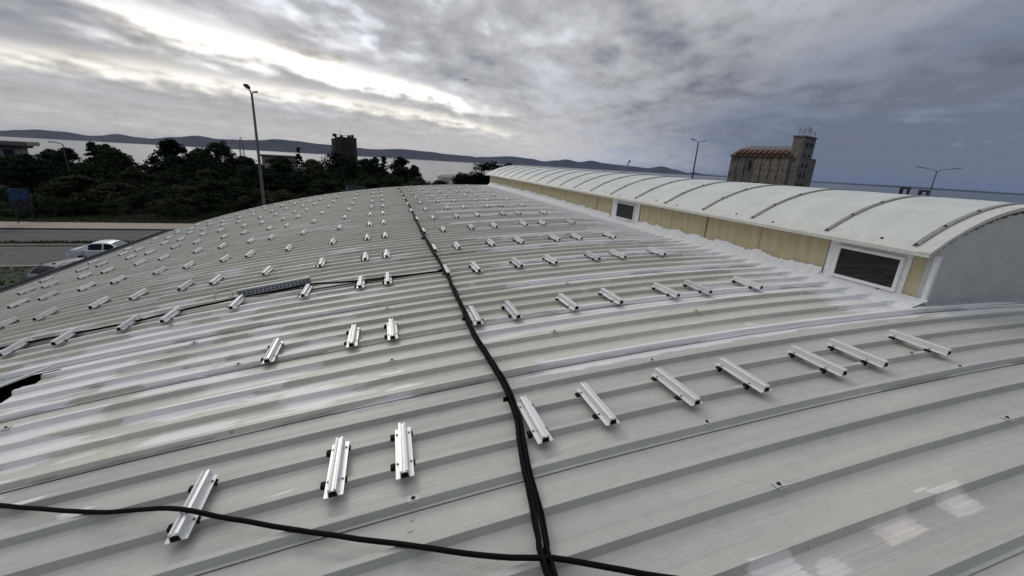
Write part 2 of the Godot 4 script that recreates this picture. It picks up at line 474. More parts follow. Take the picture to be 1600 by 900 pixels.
func build_warehouse() -> void:
	var root := thing("warehouse", "long low warehouse under a pale grey barrel vaulted roof of ribbed metal sheets", "warehouse")
	var m_near := StandardMaterial3D.new()
	m_near.albedo_texture = paint_near(); m_near.roughness = 0.5; m_near.metallic_specular = 0.45
	var m_far := StandardMaterial3D.new()
	m_far.albedo_texture = paint_far(); m_far.roughness = 0.5; m_far.metallic_specular = 0.45
	var nt := NoiseTexture2D.new(); nt.width = 512; nt.height = 512; nt.seamless = true; nt.as_normal_map = true; nt.bump_strength = 1.2
	var nf := FastNoiseLite.new(); nf.noise_type = FastNoiseLite.TYPE_SIMPLEX_SMOOTH; nf.frequency = 0.02; nf.seed = 3; nf.fractal_octaves = 3
	nt.noise = nf
	for m in [m_near, m_far]:
		m.normal_enabled = true; m.normal_texture = nt; m.normal_scale = 0.18
	var bolt := MB.new()
	bolt.box(Vector3(0, 0.002, 0), Vector3(0.056, 0.004, 0.036))
	bolt.box(Vector3(0, -0.008, 0.021), Vector3(0.044, 0.018, 0.004), Basis(Vector3.RIGHT, 0.3))
	var bolt_mesh := bolt.mesh()
	var head := MB.new()
	head.tube(PackedVector3Array([Vector3(0, 0.004, 0), Vector3(0, 0.0065, 0)]), 0.011, 0.011, 10)
	head.tube(PackedVector3Array([Vector3(0, 0.0065, 0), Vector3(0, 0.013, 0)]), 0.006, 0.006, 6)
	var head_mesh := head.mesh()
	var washer := mat(Color(0.50, 0.51, 0.48), 0.5); var rusty := grain(mat(Color(0.10, 0.055, 0.035), 0.85), 0.5, 0.05, Vector3(20, 20, 20), 9)
	var spots := {}
	for q in [[-5.979, 1.698], [-4.251, 1.698], [-4.274, 1.2], [-2.512, 1.22], [-6.037, 3.237], [-2.043, 1.99], [-3.05, 3.24], [-4.6, 3.25], [-3.9, 4.53], [-8.72, 3.5], [-9.0, 3.75], [-7.3, 3.75], [-1.95, 1.71], [-3.2, 0.68], [-5.15, 3.75], [-7.9, 4.53], [-6.05, 4.53], [-4.1, 2.46], [-8.4, 5.3]]:
		var rib := int(round((q[1] - RIB0 - 0.02) / RIB)); var zc := RIB0 + RIB * rib + 0.0285
		var k := int(floor((zc - LAP0) / SHEET))
		if not spots.has(k): spots[k] = []
		spots[k].append(Vector2(q[0], zc))
	for k in range(-8, 21):
		var near := k < 7
		var sh := part("roof_sheet", sheet_mesh(k, near), m_near if near else m_far, root)
		if spots.has(k):
			for q in spots[k]:
				var w := part("saddle_washer", bolt_mesh, washer, sh, roof_frame(q.x, q.y, CREST + 0.002))
				part("bolt_head", head_mesh, rusty, sh, roof_frame(q.x, q.y, CREST + 0.002))
	# body below the roof
	var wall_m := grain(mat(Color(0.42, 0.41, 0.38), 0.85), 0.75, 0.02, Vector3(0.3, 0.3, 0.3), 4)
	var zb := LAP0 - SHEET * 8
	for sx in [-1.0, 1.0]:
		var b := MB.new()
		b.box(g(sx * 14.9, (vault(14.9) - 0.12 + GROUND) * 0.5, (GABLE + zb) * 0.5), Vector3(0.25, vault(14.9) - 0.12 - GROUND, GABLE - zb - 0.6))
		part("side_wall", b.mesh(), wall_m, root)
	for z in [GABLE - 0.25, zb + 0.25]:
		var poly := PackedVector2Array()
		poly.append(Vector2(-14.9, GROUND)); poly.append(Vector2(14.9, GROUND))
		for i in range(30, -31, -1):
			var x := i * 14.9 / 30.0
			poly.append(Vector2(x, vault(x) - 0.11))
		var b := MB.new()
		b.extrude(poly, Transform3D(Basis.IDENTITY, g(0, 0, z)), 0.2)
		part("gable_wall", b.mesh(), wall_m, root)
	# trim along the far gable and the gutter along the eave
	var trim := mat(Color(0.46, 0.46, 0.44), 0.5)
	var v := MB.new()
	var xs := []
	for i in 61: xs.append(-15.1 + i * 0.5033)
	for i in 60:
		var a: float = xs[i]; var c: float = xs[i + 1]
		v.quad(g(a, vault(a) - 0.018, GABLE - 0.09), g(c, vault(c) - 0.018, GABLE - 0.09), g(c, vault(c) - 0.018, GABLE + 0.03), g(a, vault(a) - 0.018, GABLE + 0.03), Vector3.UP)
		v.quad(g(a, vault(a) - 0.018, GABLE + 0.03), g(c, vault(c) - 0.018, GABLE + 0.03), g(c, vault(c) - 0.2, GABLE + 0.03), g(a, vault(a) - 0.2, GABLE + 0.03), Vector3.FORWARD)
	part("verge_trim", v.mesh(), trim, root)
	var gut := MB.new()
	var gp := PackedVector2Array([Vector2(0.02, -0.07), Vector2(0.02, -0.22), Vector2(-0.34, -0.22), Vector2(-0.34, -0.02), Vector2(-0.315, -0.02), Vector2(-0.30, -0.10), Vector2(0.0, -0.09)])
	gut.extrude(gp, Transform3D(Basis.IDENTITY, g(EAVE, vault(EAVE), GABLE)), GABLE - zb)
	part("gutter", gut.mesh(), grain(mat(Color(0.085, 0.085, 0.083), 0.85), 0.7, 0.03, Vector3(1, 1, 1), 6), root)
	# the cut opening on the left: dark lining, bent strip and a loose grey flap
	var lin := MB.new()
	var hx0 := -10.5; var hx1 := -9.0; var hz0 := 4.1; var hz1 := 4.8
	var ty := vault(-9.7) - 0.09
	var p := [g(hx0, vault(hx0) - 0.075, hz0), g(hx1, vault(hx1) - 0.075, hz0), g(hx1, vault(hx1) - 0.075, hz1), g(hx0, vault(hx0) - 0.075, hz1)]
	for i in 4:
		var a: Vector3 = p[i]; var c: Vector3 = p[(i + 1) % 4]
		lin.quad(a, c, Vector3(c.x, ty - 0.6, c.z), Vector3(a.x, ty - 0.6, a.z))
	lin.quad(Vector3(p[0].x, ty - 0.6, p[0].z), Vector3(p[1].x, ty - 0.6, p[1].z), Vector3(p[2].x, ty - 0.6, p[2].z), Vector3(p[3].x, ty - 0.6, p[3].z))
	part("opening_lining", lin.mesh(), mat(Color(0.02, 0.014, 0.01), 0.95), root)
	var bar := MB.new()
	var pa := g(-9.62, vault(-9.62) - 0.02, 4.16); var pb := g(-9.15, vault(-9.15) - 0.015, 4.735)
	var dir := (pb - pa).normalized(); var side := dir.cross(Vector3.UP).normalized()
	bar.box((pa + pb) * 0.5, Vector3(0.035, 0.008, pa.distance_to(pb)), Basis(side, dir.cross(side) * -1.0, -dir), 0.002)
	part("bent_strip", bar.mesh(), mat(Color(0.55, 0.55, 0.5), 0.5), root)
	var flap := MB.new()
	flap.quad(g(-10.35, vault(-10.35) - 0.06, 4.45), g(-9.62, vault(-9.6) - 0.075, 4.42), g(-9.28, vault(-9.3) - 0.06, 4.73), g(-10.3, vault(-10.3) - 0.05, 4.73), Vector3.UP)
	flap.quad(g(-10.35, vault(-10.35) - 0.066, 4.45), g(-9.62, vault(-9.6) - 0.081, 4.42), g(-9.28, vault(-9.3) - 0.066, 4.73), g(-10.3, vault(-10.3) - 0.056, 4.73), Vector3.DOWN)
	part("loose_flap", flap.mesh(), mat(Color(0.33, 0.345, 0.34), 0.55), root)

# ---------------------------------------------------------------- ridge skylight
const SKX := -0.36
const SKC := 1.2
const SKZ0 := 2.83
const SKZ1 := 22.62
func arch(t: float) -> Vector2:   # t -1..1 across the skylight's vault
	var r := 3.22; var a := asin(1.8 / r) * t
	return Vector2(SKC + r * sin(a), 1.095 - r + r * cos(a))

func rib_height(z: float) -> float:
	var t := fposmod(z - LAP0, RIB)
	if t < 0.013: return lerpf(PAN, CREST + 0.004, t / 0.013)
	if t < 0.044: return CREST + 0.004
	if t < 0.057: return lerpf(CREST + 0.004, PAN, (t - 0.044) / 0.013)
	return PAN

func build_skylight() -> void:
	var root := thing("roof_skylight", "long white barrel skylight with cream side panels and grey joint strips along the ridge", "skylight")
	var shell := grain(mat(Color(0.60, 0.62, 0.58), 0.45), 0.93, 0.02, Vector3(0.35, 0.35, 0.35), 8)
	var strip_m := grain(mat(Color(0.33, 0.305, 0.28), 0.55), 0.75, 0.06, Vector3(2, 2, 2), 15)
	var edge_m := grain(mat(Color(0.62, 0.61, 0.55), 0.55), 0.93, 0.03, Vector3(1, 1, 1), 17)
	var cream := grain(mat(Color(0.52, 0.455, 0.275), 0.7), 0.92, 0.02, Vector3(1.2, 0.25, 1.2), 21)
	var white := grain(mat(Color(0.82, 0.825, 0.83), 0.6), 0.95, 0.03, Vector3(1.5, 1.5, 1.5), 22)
	var dark := mat(Color(0.03, 0.03, 0.03), 0.8)
	var strips: Array[float] = []
	for i in 18: strips.append(3.0 + i * 1.092 + [0.0, -0.1, 0.0, -0.02][i % 4] * (1.0 if i < 3 else 0.2))
	# shells between the strips
	var bounds: Array[float] = [SKZ0 - 0.02]
	for s in strips: bounds.append(s)
	bounds.append(SKZ1 + 0.05)
	for k in bounds.size() - 1:
		var z0: float = bounds[k] + 0.002; var z1: float = bounds[k + 1] - 0.002
		var b := MB.new()
		var nz := 4
		for iz in nz:
			for i in 28:
				var pts := []; var nn := []
				for c in [[i, iz], [i + 1, iz], [i + 1, iz + 1], [i, iz + 1]]:
					var t: float = -1.0 + c[0] / 14.0
					var q := arch(t); var f: float = float(c[1]) / nz
					var puff := 0.006 * sin(f * PI) * (1.0 - t * t) + 0.003 * noise.get_noise_2d(q.x, z0 + f * 3.0)
					pts.append(g(q.x, q.y + puff, lerpf(z0, z1, f)))
					nn.append(Vector3(q.x - SKC, q.y - (1.095 - 3.22), -0.02 * cos(f * PI) * -1.0).normalized())
				b.smooth_quad(pts, nn)
				if iz == 0:   # underside so that the shell has thickness
					var q0 := arch(-1.0 + i / 14.0); var q1 := arch(-1.0 + (i + 1) / 14.0)
					b.quad(g(q0.x, q0.y - 0.018, z0), g(q1.x, q1.y - 0.018, z0), g(q1.x, q1.y - 0.018, z1), g(q0.x, q0.y - 0.018, z1), Vector3.DOWN)
					if k == 0 or k == bounds.size() - 2:
						var ze := z0 if k == 0 else z1
						b.quad(g(q0.x, q0.y, ze), g(q1.x, q1.y, ze), g(q1.x, q1.y - 0.018, ze), g(q0.x, q0.y - 0.018, ze), Vector3.BACK if k == 0 else Vector3.FORWARD)
		for e in [-1.0, 1.0]:
			var q := arch(e)
			b.quad(g(q.x, q.y, z0), g(q.x, q.y, z1), g(q.x, q.y - 0.018, z1), g(q.x, q.y - 0.018, z0), Vector3(e, 0, 0))
		part("vault_sheet", b.mesh(), shell, root)
	# joint strips with a screw at each foot
	var screw := MB.new()
	screw.tube(PackedVector3Array([Vector3(0, 0, 0), Vector3(0, 0.006, 0)]), 0.017, 0.017, 10)
	screw.tube(PackedVector3Array([Vector3(0, 0.006, 0), Vector3(0, 0.014, 0)]), 0.009, 0.007, 6)
	var screw_mesh := screw.mesh()
	for z in strips:
		var b := MB.new()
		var wd := 0.026
		for i in 30:
			var t0 := -0.955 + i * 1.91 / 30.0; var t1 := t0 + 1.91 / 30.0
			var a := arch(t0); var c := arch(t1)
			var na := Vector3(a.x - SKC, a.y + 2.125, 0).normalized(); var nc := Vector3(c.x - SKC, c.y + 2.125, 0).normalized()
			var a3 := g(a.x, a.y, z); var c3 := g(c.x, c.y, z)
			var hh := 0.016
			b.smooth_quad([a3 + na * hh + Vector3(0, 0, wd), c3 + nc * hh + Vector3(0, 0, wd), c3 + nc * hh - Vector3(0, 0, wd), a3 + na * hh - Vector3(0, 0, wd)], [na, nc, nc, na])
			for s in [-1.0, 1.0]:
				b.quad(a3 + na * hh + Vector3(0, 0, wd * s), c3 + nc * hh + Vector3(0, 0, wd * s), c3 + Vector3(0, 0, wd * s), a3 + Vector3(0, 0, wd * s), Vector3(0, 0, s))
		for t in [-0.955, 0.955]:
			var a := arch(t); var na := Vector3(a.x - SKC, a.y + 2.125, 0).normalized(); var a3 := g(a.x, a.y, z)
			b.quad(a3 + na * 0.016 + Vector3(0, 0, wd), a3 + na * 0.016 - Vector3(0, 0, wd), a3 - Vector3(0, 0, wd), a3 + Vector3(0, 0, wd), Vector3(signf(t), 0.3, 0))
		var st := part("joint_strip", b.mesh(), strip_m, root)
		for t in [-0.945, -0.72, -0.45]:
			var a := arch(t); var na := Vector3(a.x - SKC, a.y + 2.125, 0).normalized()
			part("screw", screw_mesh, dark, st, Transform3D(Basis(Quaternion(Vector3.UP, na)), g(a.x, a.y, z) + na * 0.016))
	for k in 8:   # loose screws in the shells near the eave
		var z := 3.46 + k * 1.09
		for q in [[-0.93, 0.0], [-0.955, 0.5]]:
			var a := arch(q[0]); var na := Vector3(a.x - SKC, a.y + 2.125, 0).normalized()
			if (k + int(q[1] * 2.0)) % 2 == 0: part("screw", screw_mesh, dark, root, Transform3D(Basis(Quaternion(Vector3.UP, na)), g(a.x, a.y, z + q[1] * 0.7 - 0.1) + na * 0.003))
	# eave trim
	for s in [-1.0, 1.0]:
		var q := arch(s)
		var b := MB.new()
		var pr := PackedVector2Array([Vector2(0, 0.012), Vector2(0.16, 0.108), Vector2(0.16, 0.100), Vector2(0.006, 0.0), Vector2(0.006, -0.03), Vector2(0, -0.03)])
		if s > 0.0:
			for i in pr.size(): pr[i].x = -pr[i].x
		b.extrude(pr, Transform3D(Basis.IDENTITY, g(q.x - 0.004 * s * -1.0, q.y - 0.006, SKZ1 + 0.05)), SKZ1 - SKZ0 + 0.07)
		part("eave_trim", b.mesh(), edge_m, root)
	# arched trim on the near end, rusty below
	var vb := MB.new()
	for i in 40:
		var a := arch(-1.0 + i / 20.0); var c := arch(-1.0 + (i + 1) / 20.0)
		var z := SKZ0 - 0.022
		var na := Vector3(a.x - SKC, a.y + 2.125, 0).normalized() * 0.012; var nc := Vector3(c.x - SKC, c.y + 2.125, 0).normalized() * 0.012
		vb.quad(g(a.x, a.y, z) + na, g(c.x, c.y, z) + nc, g(c.x, c.y, z + 0.11) + nc, g(a.x, a.y, z + 0.11) + na, Vector3.UP)
		vb.quad(g(a.x, a.y, z) + na, g(c.x, c.y, z) + nc, g(c.x, c.y - 0.03, z), g(a.x, a.y - 0.03, z), Vector3.BACK)
	part("arch_trim", vb.mesh(), edge_m, root)
	var rb := MB.new()
	for i in 160:
		var t0 := -0.97 + i * 1.94 / 160.0; var t1 := t0 + 1.94 / 160.0
		var a := arch(t0); var c := arch(t1)
		var d0 := 0.05 + 0.035 * absf(fine.get_noise_1d(i * 9.0)) * 2.0; var d1 := 0.05 + 0.035 * absf(fine.get_noise_1d((i + 1) * 9.0)) * 2.0
		rb.quad(g(a.x, a.y - 0.02, SKZ0 - 0.004), g(c.x, c.y - 0.02, SKZ0 - 0.004), g(c.x, c.y - d1, SKZ0 - 0.004), g(a.x, a.y - d0, SKZ0 - 0.004), Vector3.BACK)
	part("rust_edge", rb.mesh(), grain(mat(Color(0.16, 0.115, 0.085), 0.9), 0.5, 0.05, Vector3(8, 8, 8), 31), root)
	# end walls
	for e in [[SKZ0, 0.1], [SKZ1 - 0.1, 0.1]]:
		var poly := PackedVector2Array()
		poly.append(Vector2(SKX, vault(SKX) - 0.1)); poly.append(Vector2(2.0 * SKC - SKX, vault(2.8) - 0.1))
		for i in range(30, -31, -1):
			var q := arch(i / 30.0 * 0.865)
			poly.append(Vector2(q.x, q.y - 0.02))
		var b := MB.new()
		b.extrude(poly, Transform3D(Basis.IDENTITY, g(0, 0, e[0] + e[1])), e[1])
		part("end_wall", b.mesh(), grain(mat(Color(0.56, 0.555, 0.52), 0.75), 0.955, 0.015, Vector3(0.8, 0.8, 0.8), 33), root)
	# dark joint where the end wall meets the roof
	# side wall: cream panels on a dark frame, with two windows in white surrounds
	var wins := [[3.117, 3.876, 0.028, 0.445], [8.60, 9.41, 0.05, 0.44]]
	for s in [-1.0, 1.0]:
		var wx := SKX if s < 0.0 else 2.0 * SKC - SKX
		var b := MB.new()
		b.box(g(wx - s * 0.06, 0.24, (SKZ0 + SKZ1) * 0.5), Vector3(0.08, 0.75, SKZ1 - SKZ0 - 0.22))
		part("inner_frame", b.mesh(), dark, root)
	var seams: Array[float] = [SKZ0 + 0.08, 3.07, 4.0, 5.1, 6.28, 7.3, 8.42, 9.68, 10.5]
	var zz := 11.55
	while zz < SKZ1 - 0.3:
		seams.append(zz); zz += 1.09
	seams.append(SKZ1 - 0.02)
	for s in [-1.0, 1.0]:
		var wx := SKX if s < 0.0 else 2.0 * SKC - SKX
		for k in seams.size() - 1:
			var z0: float = seams[k]; var z1: float = seams[k + 1]
			if s < 0.0 and (k == 1 or k == 6): continue
			var gap := 0.022 if k % 2 == 0 else 0.005
			var b := MB.new()
			var fl := 3
			for j in fl * 2:   # shallow vertical folds
				var a := lerpf(z0 + gap, z1 - 0.003, j / float(fl * 2)); var c := lerpf(z0 + gap, z1 - 0.003, (j + 1) / float(fl * 2))
				var xa: float = wx + s * 0.004 * (j % 2); var xc: float = wx + s * 0.004 * ((j + 1) % 2)
				b.quad(g(xa, -0.1, a), g(xc, -0.1, c), g(xc, 0.6, c), g(xa, 0.6, a), Vector3(s, 0, 0))
			part("side_panel", b.mesh(), cream, root)
	for wi in wins.size():
		var w: Array = wins[wi]
		var z0: float = w[0]; var z1: float = w[1]; var y0: float = w[2]; var y1: float = w[3]
		var sz0: float = [3.065, 8.44][wi]; var sz1: float = [4.0, 9.66][wi]
		var b := MB.new()
		var fr := 0.055
		if wi == 0:
			b.box(g(SKX - 0.004, 0.3, (z1 + sz1) * 0.5), Vector3(0.03, 0.56, sz1 - z1), Basis.IDENTITY, 0.003)
			b.box(g(SKX - 0.004, 0.3, (z0 + sz0) * 0.5), Vector3(0.03, 0.56, z0 - sz0), Basis.IDENTITY, 0.003)
		else:
			b.box(g(SKX - 0.004, 0.3, (z1 + sz1) * 0.5), Vector3(0.03, 0.56, sz1 - z1), Basis.IDENTITY, 0.003)
			b.box(g(SKX - 0.004, 0.3, (z0 + sz0) * 0.5), Vector3(0.03, 0.56, z0 - sz0), Basis.IDENTITY, 0.003)
		b.box(g(SKX - 0.004, (y1 + 0.58) * 0.5, (z0 + z1) * 0.5), Vector3(0.03, 0.58 - y1, z1 - z0))
		b.box(g(SKX - 0.004, y0 - 0.1, (z0 + z1) * 0.5), Vector3(0.03, 0.2, z1 - z0))
		part("window_surround", b.mesh(), white, root)
		var fm := MB.new()
		var fx := SKX - 0.03
		var fw := 0.04 if wi == 0 else 0.03
		fm.box(g(fx, y1 - fw * 0.5, (z0 + z1) * 0.5), Vector3(0.05, fw, z1 - z0), Basis.IDENTITY, 0.005)
		fm.box(g(fx, y0 + fw * 0.5, (z0 + z1) * 0.5), Vector3(0.05, fw, z1 - z0), Basis.IDENTITY, 0.005)
		fm.box(g(fx, (y0 + y1) * 0.5, z0 + fw * 0.5), Vector3(0.048, y1 - y0 - 2.0 * fw, fw), Basis.IDENTITY, 0.005)
		fm.box(g(fx, (y0 + y1) * 0.5, z1 - fw * 0.5), Vector3(0.048, y1 - y0 - 2.0 * fw, fw), Basis.IDENTITY, 0.005)
		var f := part("window", fm.mesh(), mat(Color(0.78, 0.78, 0.77), 0.35), root)
		var pm := MB.new()
		pm.box(g(fx - 0.002, (y0 + y1) * 0.5, (z0 + z1) * 0.5), Vector3(0.01, y1 - y0 - 2.0 * fw + 0.004, z1 - z0 - 2.0 * fw + 0.004))
		var glass := mat(Color(0.012, 0.013, 0.013), 0.06)
		part("pane", pm.mesh(), glass, f)
		var ln := MB.new()
		ln.box(g(fx - 0.006, y0 - 0.006, z0 + 0.18), Vector3(0.02, 0.01, 0.03))
		part("catch", ln.mesh(), dark, f)
	# near corner post and the white coated fillet along the foot of the wall
	var cp := MB.new()
	cp.box(g(SKX - 0.002, 0.22, SKZ0 + 0.018), Vector3(0.045, 0.6, 0.05), Basis.IDENTITY, 0.006)
	part("corner_post", cp.mesh(), white, root)
	var fb := MB.new()
	var steps := 1560
	var prev := []
	for i in steps + 1:
		var z := lerpf(SKZ0 - 0.03, SKZ1 + 0.02, float(i) / steps)
		var n := noise.get_noise_2d(z * 2.1, 3.0); var n2 := fine.get_noise_2d(z * 14.0, 8.0)
		var top := 0.10 + 0.05 * n + 0.028 * n2 + 0.05 * ss(10.0, 14.0, z)
		if (z > 2.8 and z < 4.02) or (z > 8.4 and z < 9.7): top = 0.03 + 0.006 * n2
		var lump := 0.008 * n + 0.002 * n2
		var foot := -0.74 + 0.06 * noise.get_noise_2d(z * 1.3, 60.0)
		var rh := rib_height(z) + 0.0035
		var pts := [Vector2(SKX - 0.02, top), Vector2(SKX - 0.035 - lump, top * 0.5), Vector2(SKX - 0.09 - lump * 1.5, 0.008 + lump), Vector2(-0.55, vault(-0.55) - 0.016 + lump * 0.4), Vector2(-0.63, vault(-0.63) + lerpf(-0.022, rh, 0.45)), Vector2(foot, vault(foot) + rh), Vector2(foot - 0.03, vault(foot) + rh - 0.0025)]
		var row := []
		for q in pts: row.append(g(q.x, q.y, z))
		if prev.size():
			for j in pts.size() - 1:
				fb.quad(prev[j], prev[j + 1], row[j + 1], row[j], Vector3(-0.6, 1, 0.1))
		prev = row
	part("base_fillet", fb.mesh(), white, root)
	var fe := MB.new()
	fe.box(g(0.9, vault(0.8) - 0.03, SKZ0 - 0.05), Vector3(2.9, 0.02, 0.12), Basis(Vector3.RIGHT, 0.2))
	part("end_apron", fe.mesh(), grain(mat(Color(0.42, 0.43, 0.42), 0.6), 0.8, 0.03, Vector3(2, 2, 2), 36), root)

# ---------------------------------------------------------------- mounting rails
func rail_profile() -> PackedVector2Array:   # a thin hat section with two lips on top
	return PackedVector2Array([Vector2(-0.047, 0), Vector2(-0.0235, 0), Vector2(-0.0215, 0.003), Vector2(-0.0180, 0.033), Vector2(-0.004, 0.033), Vector2(-0.004, 0.036),
		Vector2(0.004, 0.036), Vector2(0.004, 0.033), Vector2(0.0180, 0.033), Vector2(0.0215, 0.003), Vector2(0.0235, 0), Vector2(0.047, 0), Vector2(0.047, 0.0035), Vector2(0.0245, 0.004), Vector2(0.0205, 0.046),
		Vector2(0.0075, 0.048), Vector2(0.0075, 0.039), Vector2(-0.0075, 0.039), Vector2(-0.0075, 0.048), Vector2(-0.0205, 0.046), Vector2(-0.0245, 0.004), Vector2(-0.047, 0.0035)])

const ORD := ["first", "second", "third", "fourth", "fifth", "sixth", "seventh", "eighth", "ninth", "tenth", "eleventh", "twelfth", "thirteenth", "fourteenth", "fifteenth"]

func build_rails() -> void:
	rng.seed = 9
	var alu := grain(mat(Color(0.80, 0.80, 0.79), 0.38, 0.25), 0.93, 0.05, Vector3(6, 6, 6), 41)
	var alu2 := grain(mat(Color(0.72, 0.725, 0.73), 0.45, 0.3), 0.85, 0.04, Vector3(5, 5, 5), 42)
	var alu3 := grain(mat(Color(0.83, 0.83, 0.82), 0.32, 0.2), 0.9, 0.06, Vector3(7, 7, 7), 43)
	var rubber := mat(Color(0.012, 0.012, 0.013), 0.7)
	rubber.metallic_specular = 0.2
	var steel := mat(Color(0.20, 0.20, 0.20), 0.35, 0.6)
	var b := MB.new()
	b.extrude(rail_profile(), Transform3D(Basis.IDENTITY, Vector3(0, 0, -0.212)), 0.424)
	var rail_mesh := b.mesh()
	b = MB.new()
	b.extrude(PackedVector2Array([Vector2(-0.0210, 0.001), Vector2(0.0210, 0.001), Vector2(0.0177, 0.0325), Vector2(-0.0177, 0.0325)]), Transform3D(Basis.IDENTITY, Vector3(0, 0, -0.2105)), 0.421)
	var core_mesh := b.mesh()
	b = MB.new()
	b.box(Vector3(-0.004, -0.004, 0), Vector3(0.118, 0.008, 0.038), Basis.IDENTITY, 0.001)
	b.box(Vector3(-0.0615, -0.012, 0.002), Vector3(0.027, 0.03, 0.036), Basis.IDENTITY, 0.002)
	b.box(Vector3(0.052, -0.010, 0.0), Vector3(0.008, 0.02, 0.034), Basis.IDENTITY, 0.002)
	var pad_mesh := b.mesh()
	b = MB.new()
	b.tube(PackedVector3Array([Vector3(0, 0, 0), Vector3(0, 0.002, 0)]), 0.0075, 0.0075, 10)
	b.tube(PackedVector3Array([Vector3(0, 0.002, 0), Vector3(0, 0.008, 0)]), 0.0048, 0.0046, 6)
	var screw_mesh := b.mesh()
	var cols: Array[float] = [-13.908, -13.175, -12.763, -12.141, -11.723, -11.148, -10.68, -10.032, -9.554, -8.958, -8.544, -7.844, -7.041, -6.363, -6.009, -5.215, -4.803, -4.194, -3.665, -2.958, -2.515, -1.806]
	var ribs := [2, 9, 16, 22, 29, 36, 43, 50, 57, 64, 71, 78]
	var first := [12, 12, 7, 5, 3, 1, 0, 0, 0, 0, 0, 2]
	var proto: Node3D = null
	for r in 12:
		for c in range(first[r], 22):
			if r == 11 and c < 4: continue
			var side := "left" if c < 15 else "right"
			var num: String = ORD[14 - c] if c < 15 else ORD[c - 15]
			var where := "front row" if r == 0 else "%s row from the camera" % ORD[r]
			if r == 11: where = "last row at the far edge"
			var label := "short white rail, %s %s of the black cable bundle, %s" % [num, side, where]
			var o: Node3D
			if proto == null:
				o = thing("mounting_rail", label, "mounting rail", Vector3.ZERO, "short mounting rails set out on the roof")
				part("rail", rail_mesh, alu, o)
				part("rubber_core", core_mesh, rubber, o)
				for z in [-RIB * 0.5 - 0.03, RIB * 0.5 - 0.03]:
					part("rubber_pad", pad_mesh, rubber, o, Transform3D(Basis.IDENTITY, Vector3(0, 0, z)))
					for x in [-0.036, 0.036]:
						part("screw", screw_mesh, steel, o, Transform3D(Basis.IDENTITY, Vector3(x, 0.0035, z)))
				proto = o
			else:
				o = proto.duplicate()
				o.name = numbered("mounting_rail")
				add_child(o)
				o.set_meta("label", label)
			var x: float = cols[c] + rng.randf_range(-0.012, 0.012)
			var z: float = RIB0 + RIB * float(ribs[r]) + 0.0285 + RIB * 0.5 - 0.03 + rng.randf_range(-0.012, 0.012)
			var f := roof_frame(x, z, CREST + 0.0105)
			f.basis = f.basis * Basis(Vector3.UP, deg_to_rad(rng.randf_range(-1.3, 1.3)))
			o.transform = f
			(o.get_child(0) as MeshInstance3D).material_override = [alu, alu, alu2, alu3][rng.randi() % 4]

# ---------------------------------------------------------------- cables
func roof_line(pts: Array, h: float, off := 0.0, wob := 0.0, seed_ := 0) -> PackedVector3Array:
	var ctrl := []
	for q in pts:
		var hh: float = h + (q[2] if q.size() > 2 else 0.0)
		ctrl.append(g(q[0], vault(q[0]) + hh, q[1]))
	var c := curve_points(ctrl, 0.06)
	for i in c.size():
		var t := (c[mini(i + 1, c.size() - 1)] - c[maxi(i - 1, 0)]).normalized()
		var s := t.cross(Vector3.UP).normalized()
		var n := noise.get_noise_2d(i * 0.09, seed_ * 17.0)
		c[i] += s * (off + wob * n) + Vector3.UP * (wob * 0.5 * absf(noise.get_noise_2d(i * 0.12, seed_ * 31.0 + 5.0)))
	return c

